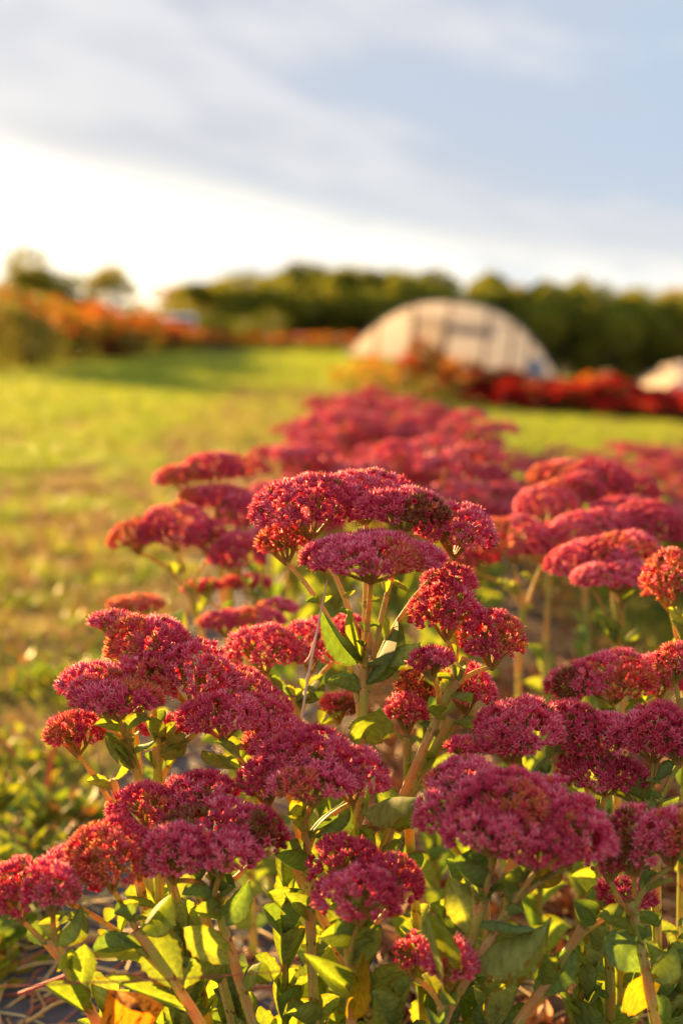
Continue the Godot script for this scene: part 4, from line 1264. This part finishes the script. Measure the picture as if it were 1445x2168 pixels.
	stonecrop("right middle tier head at the right edge, sunlit pink on yellow stems", Vector3(24.1, 0, -96.6), Vector3(21.3, 30.6, -95.1),
		[[18.2, 35, -96.7, 5.9, 3.3, "pink"], [21.6, 35.6, -95.7, 5.5, 3.8, "pink"], [23.2, 35.4, -94.7, 2.9, 3.2, "pink"]],
		[[0.99, 19.2, 30.9, -95.2, 0.9, 60, 0], [0.98, 23.4, 30.6, -95.1, 1.2, 20, 0]], 0.1, 1.0)
	stonecrop("dark red head in the shade under the right middle tier", Vector3(19.3, 0, -98.3), Vector3(18, 29.2, -96.8),
		[[18.5, 32.3, -97.1, 6.3, 2.8, "deep"], [16.9, 33.1, -99.2, 3.7, 2, "deep"]],
		[[0.99, 15.2, 30.3, -96.9, 0.7, 60, 1]], 0.3, 1.0)
	stonecrop("button sized head peeping out above the huge front right head", Vector3(11.6, 0, -94.5), Vector3(8.8, 32.9, -93),
		[[8.4, 35.1, -93.2, 2.9, 1.4, "deep"]],
		[], 0.5, 0.5)
	stonecrop("crisp sunlit head of the upper right tier above the middle one", Vector3(21.7, 0, -105.7), Vector3(20.5, 32.4, -104.2),
		[[17.5, 36.8, -104.7, 4.3, 3, "pink"], [20.7, 37.1, -105.8, 6.8, 3.8, "pink"], [24.5, 37, -106.8, 4.7, 3.3, "pink"]],
		[[0.99, 18.4, 33.4, -104.3, 0.9, 50, 0]], 0.3, 1.0)
	stonecrop("small mauve head cut by the right edge above the upper right tier", Vector3(25.9, 0, -102.1), Vector3(24.7, 36.2, -100.6),
		[[24.2, 39.3, -101, 3.3, 2.7, "deep"]],
		[], 0.4, 0.5)
	stonecrop("rust orange sunlit head at the right edge, level with the tallest sedum's leaves", Vector3(28.4, 0, -111.6), Vector3(27.1, 39.5, -110.1),
		[[25.9, 43.7, -110.6, 4.3, 4.3, "rust"]],
		[[0.97, 25, 41.1, -109.3, 0.9, 60, 1], [0.95, 25.9, 40.4, -109.2, 0.9, 60, 0]], 0.4, 0.6)
	stonecrop("softly blurred flat head on forked orange stems, right of the tallest sedum", Vector3(27.2, 0, -132.2), Vector3(26, 34.8, -130.7),
		[[22.9, 42, -131.6, 7.5, 3.8, "pink"], [26.4, 42.5, -129.6, 8.3, 4.6, "pink"], [24.8, 41.7, -125.5, 8.4, 3, "pink"]],
		[[0.95, 23.8, 36.6, -130.9, 1.6, 10, 0], [0.97, 27.7, 35.7, -130.8, 0.9, 50, 0]], 0.7, 1.0)
	stonecrop("blurred magenta head behind the flat one on forked stems, at right", Vector3(29.9, 0, -149.5), Vector3(28.8, 36.3, -148),
		[[26.8, 42.9, -148.8, 9.5, 4, "pink"], [32.3, 43.2, -148.8, 8.5, 4.7, "deep"], [31.5, 44, -155, 8.3, 3.1, "pink"]],
		[], 0.4, 1.0)
	stonecrop("blurred orange rimmed head just right of the tallest sedum's top", Vector3(23.5, 0, -161.7), Vector3(23.5, 37.4, -160.2),
		[[23.5, 44.1, -161, 7.5, 4.3, "rust"], [27.7, 45, -165.2, 6.6, 3.9, "deep"]],
		[], 0.4, 1.0)
	stonecrop("blurred dark head with glowing rim, rearmost of the right group", Vector3(30.6, 0, -175), Vector3(29.5, 38.9, -173.5),
		[[27.2, 46.1, -174.4, 7.6, 3.5, "rust"], [30.5, 45.9, -170.3, 8.5, 4.5, "deep"], [35.5, 44.3, -172.1, 6.3, 4, "deep"]],
		[], 0.4, 1.0)
	stonecrop("blurred head filling the gap right of the tallest sedum, sunlit on top", Vector3(19.3, 0, -149.4), Vector3(19.3, 35.8, -147.9),
		[[18.1, 41.7, -148.6, 8, 4.7, "rust"], [21.6, 40.9, -150.6, 5.6, 4, "deep"], [14.2, 39.6, -152.4, 6.1, 4.1, "deep"]],
		[], 0.4, 1.0)
	stonecrop("blurred topmost head of the group left of the tallest sedum", Vector3(-11.4, 0, -166.1), Vector3(-14.8, 40.1, -164.6),
		[[-18.6, 46.7, -165.4, 6.6, 3.1, "rust"], [-14.9, 47.5, -167.5, 8.4, 4, "deep"]],
		[], 0.4, 1.0)
	stonecrop("blurred middle head of the left group, under the topmost one", Vector3(-12.4, 0, -159.7), Vector3(-12.4, 37.7, -158.2),
		[[-13.7, 44.5, -162.1, 8.1, 3.2, "deep"], [-11, 43, -158.9, 5.8, 4, "pink"], [-16.3, 44.9, -161.1, 4.3, 2.2, "rust"]],
		[], 0.3, 1.0)
	stonecrop("blurred long head reaching farthest left over the lawn", Vector3(-8.5, 0, -154.4), Vector3(-16.6, 35.4, -152.9),
		[[-22.3, 41.3, -153.6, 6.2, 3.6, "rust"], [-18.1, 42.3, -153.7, 8.8, 4.9, "pink"], [-14.4, 41.3, -151.6, 5.1, 3.6, "deep"]],
		[[0.90, -14, 35.9, -153, 1.2, 10, 1]], 0.3, 1.0)
	stonecrop("blurred shaded head under the left group beside the tallest sedum", Vector3(-7.6, 0, -149.4), Vector3(-9.1, 35.3, -147.9),
		[[-10.8, 40.2, -148.5, 6, 4.2, "deep"], [-8.2, 40.9, -150.6, 4.5, 3.5, "deep"]],
		[[0.90, -8.1, 35.8, -147.9, 1.1, 20, 1]], 0.3, 1.0)
	stonecrop("low brick red blurred head above the left double head", Vector3(-16.7, 0, -141.1), Vector3(-19.5, 33.4, -139.6),
		[[-20.4, 36.3, -139.9, 5.9, 2.1, "rust"]],
		[[0.97, -16.2, 36, -139.9, 1.2, 50, 1]], 0.5, 1.0)
	stonecrop("low pink blurred head between the left double head and the tallest sedum", Vector3(-8.7, 0, -135), Vector3(-8.7, 32.8, -133.5),
		[[-11.2, 35.8, -133.8, 5, 2.3, "deep"], [-8, 36, -133.8, 5.4, 2.5, "rust"], [-6.1, 36.5, -136.9, 3.7, 1.9, "pink"]],
		[], 0.4, 1.0)
	stonecrop("dark blurred spent head low behind the left group", Vector3(-10.4, 0, -154.1), Vector3(-10.4, 32.9, -152.6),
		[[-10.2, 36.2, -153, 5.4, 2.2, "deep"], [-15.3, 35.3, -154.9, 4.7, 2.1, "deep"]],
		[], 0.4, 1.0)
	leafy_shoot("short leafy shoot at the bottom just right of the yellowing leaf's stem", Vector3(0.217, 0, -0.939), 0.17)
	leafy_shoot("short leafy shoot at the bottom under the right half of the front right mass", Vector3(0.126, 0, -0.928), 0.15)
	leafy_shoot("short leafy shoot at the bottom, first right of the dome shaped head's stem", Vector3(0.033, 0, -0.898), 0.16)
	leafy_shoot("short leafy shoot at the bottom behind the dead leaf", Vector3(-0.115, 0, -0.951), 0.16)
	leafy_shoot("short leafy shoot at the bottom behind the front left orange stem", Vector3(-0.152, 0, -0.939), 0.15)
	leafy_shoot("leafy shoot under the middle of the huge front right head", Vector3(0.097, 0, -0.988), 0.24)
	leafy_shoot("leafy shoot under the front right mass close to the leaning stalk", Vector3(0.155, 0, -0.968), 0.20)
	leafy_shoot("leafy shoot in the gap left of the dome shaped head", Vector3(-0.022, 0, -1.026), 0.26)
	leafy_shoot("leafy shoot low between the front left head and the dome shaped head", Vector3(-0.040, 0, -0.951), 0.24)
	leafy_shoot("leafy shoot behind the dome shaped dark head", Vector3(0.026, 0, -0.968), 0.25)
	leafy_shoot("leafy shoot right of the dome shaped head under the huge head", Vector3(0.060, 0, -0.957), 0.22)
	leafy_shoot("leafy shoot behind the tallest sedum's stem", Vector3(-0.009, 0, -1.123), 0.26)
	leafy_shoot("leafy shoot in the dim space right of the tallest sedum", Vector3(0.178, 0, -1.210), 0.27)
	leafy_shoot("leafy shoot under the right middle tier", Vector3(0.232, 0, -1.113), 0.24)
	leafy_shoot("leafy shoot at the bottom right corner", Vector3(0.227, 0, -0.922), 0.18)
	leafy_shoot("leafy shoot low behind the two orange stems of the front left", Vector3(-0.092, 0, -0.951), 0.20)
	leafy_shoot("leafy shoot in the shade behind the slanting stem", Vector3(0.090, 0, -1.259), 0.28)
	leafy_shoot("leafy shoot at the bottom middle, behind the dome shaped head's peach stem", Vector3(-0.010, 0, -0.887), 0.15)
	leafy_shoot("leafy shoot at the bottom behind the small crimson head", Vector3(0.074, 0, -0.910), 0.16)
	leafy_shoot("leafy shoot at the bottom under the front left cluster", Vector3(-0.057, 0, -0.910), 0.17)
	leafy_shoot("leafy shoot far back under the left blurred group", Vector3(-0.101, 0, -1.452), 0.26)
	leafy_shoot("leafy shoot far back right under the flat blurred head", Vector3(0.244, 0, -1.404), 0.27)
	small_things()

func small_things() -> void:
	var stalk := Buf.new()
	stalk.tube([Vector3(-0.0096, 0.4608, -0.9377), Vector3(-0.0158, 0.4308, -0.9240), Vector3(-0.0219, 0.4010, -0.9153), Vector3(-0.0264, 0.3720, -0.9168)], [0.0005, 0.0008, 0.0009, 0.0009], 5, Color(0.86, 0.72, 0.62))
	var stalk_root := thing("grass_stalk", "thin pale dry grass stalk leaning on the tallest sedum's left side", "grass stalk", Vector3.ZERO)
	part("stem", stalk.mesh(), M.straw, stalk_root)
	var fork_ := Buf.new()
	fork_.tube([Vector3(-0.0170, 0.4266, -0.9214), Vector3(-0.0210, 0.4131, -0.9178), Vector3(-0.0241, 0.4090, -0.9193)], [0.0003, 0.0005, 0.0004], 4, Color(0.86, 0.72, 0.62))
	part("twig", fork_.mesh(), M.straw, stalk_root)
	var runner := Buf.new()
	runner.tube([Vector3(-0.1973, 0.2586, -0.7621), Vector3(-0.1521, 0.2607, -0.7624), Vector3(-0.1056, 0.2580, -0.7721), Vector3(-0.0688, 0.2560, -0.7819), Vector3(-0.0342, 0.2499, -0.8013)], [0.00040, 0.00050, 0.00050, 0.00040, 0.00030], 5, Color(0.62, 0.3, 0.24))
	tag(top("grass_runner", runner.mesh(), M.straw, ""), "hair thin red runner stretched level across the stems at the front", "grass runner")
	var shoot_a := Buf.new()
	shoot_a.tube([Vector3(-0.3619, 0.0746, -1.6968), Vector3(-0.3572, 0.1063, -1.7006), Vector3(-0.3511, 0.1353, -1.7142)], [0.00340, 0.00320, 0.00280], 5, Color(0.82, 0.4, 0.24))
	tag(top("weed_stalk", shoot_a.mesh(), M.straw, ""), "upright orange weed stem rising from the rough strip at far left", "weed stalk")
	var shoot_b := Buf.new()
	shoot_b.tube([Vector3(-0.4486, 0.0540, -1.8957), Vector3(-0.4602, 0.0701, -1.8977), Vector3(-0.4758, 0.0862, -1.8996)], [0.00300, 0.00300, 0.00260], 5, Color(0.7, 0.36, 0.24))
	tag(top("weed_stalk", shoot_b.mesh(), M.straw, ""), "slanting red brown weed stem behind the upright orange one", "weed stalk")
	var shoot_c := Buf.new()
	shoot_c.tube([Vector3(-0.4147, 0.0518, -1.9257), Vector3(-0.4322, 0.0626, -1.9471), Vector3(-0.4455, 0.0758, -1.9487)], [0.00280, 0.00280, 0.00240], 5, Color(0.62, 0.36, 0.24))
	tag(top("weed_stalk", shoot_c.mesh(), M.straw, ""), "leaning brown weed stem above and right of the upright orange one", "weed stalk")
	var pink_stem := Buf.new()
	pink_stem.tube([Vector3(-0.2721, 0.0719, -1.1424), Vector3(-0.2401, 0.0768, -1.1632), Vector3(-0.2082, 0.0798, -1.2038)], [0.00160, 0.00160, 0.00120], 5, Color(0.74, 0.26, 0.3))
	tag(top("fallen_stalk", pink_stem.mesh(), M.straw, ""), "crimson fallen stem lying across the fabric at the bottom left", "fallen stem")
	var dead := top("dead_leaf", leaf_shape(0.1, 0.9, 0.05, 0.9, 77), M.dead, "")
	var dead_y := Vector3(-0.0323, 0.0142, -0.0017)
	var dead_x := dead_y.normalized().cross(Vector3(0.1, -0.35, 1).normalized()).normalized()
	dead.transform = Transform3D(Basis(dead_x * 0.042, dead_y, dead_x.cross(dead_y.normalized()) * 0.045), Vector3(-0.1078, 0.2187, -0.8177))
	tag(dead, "curled dead leaf, yellow with burnt brown blotches, beside an orange stem", "dead leaf")
	pass
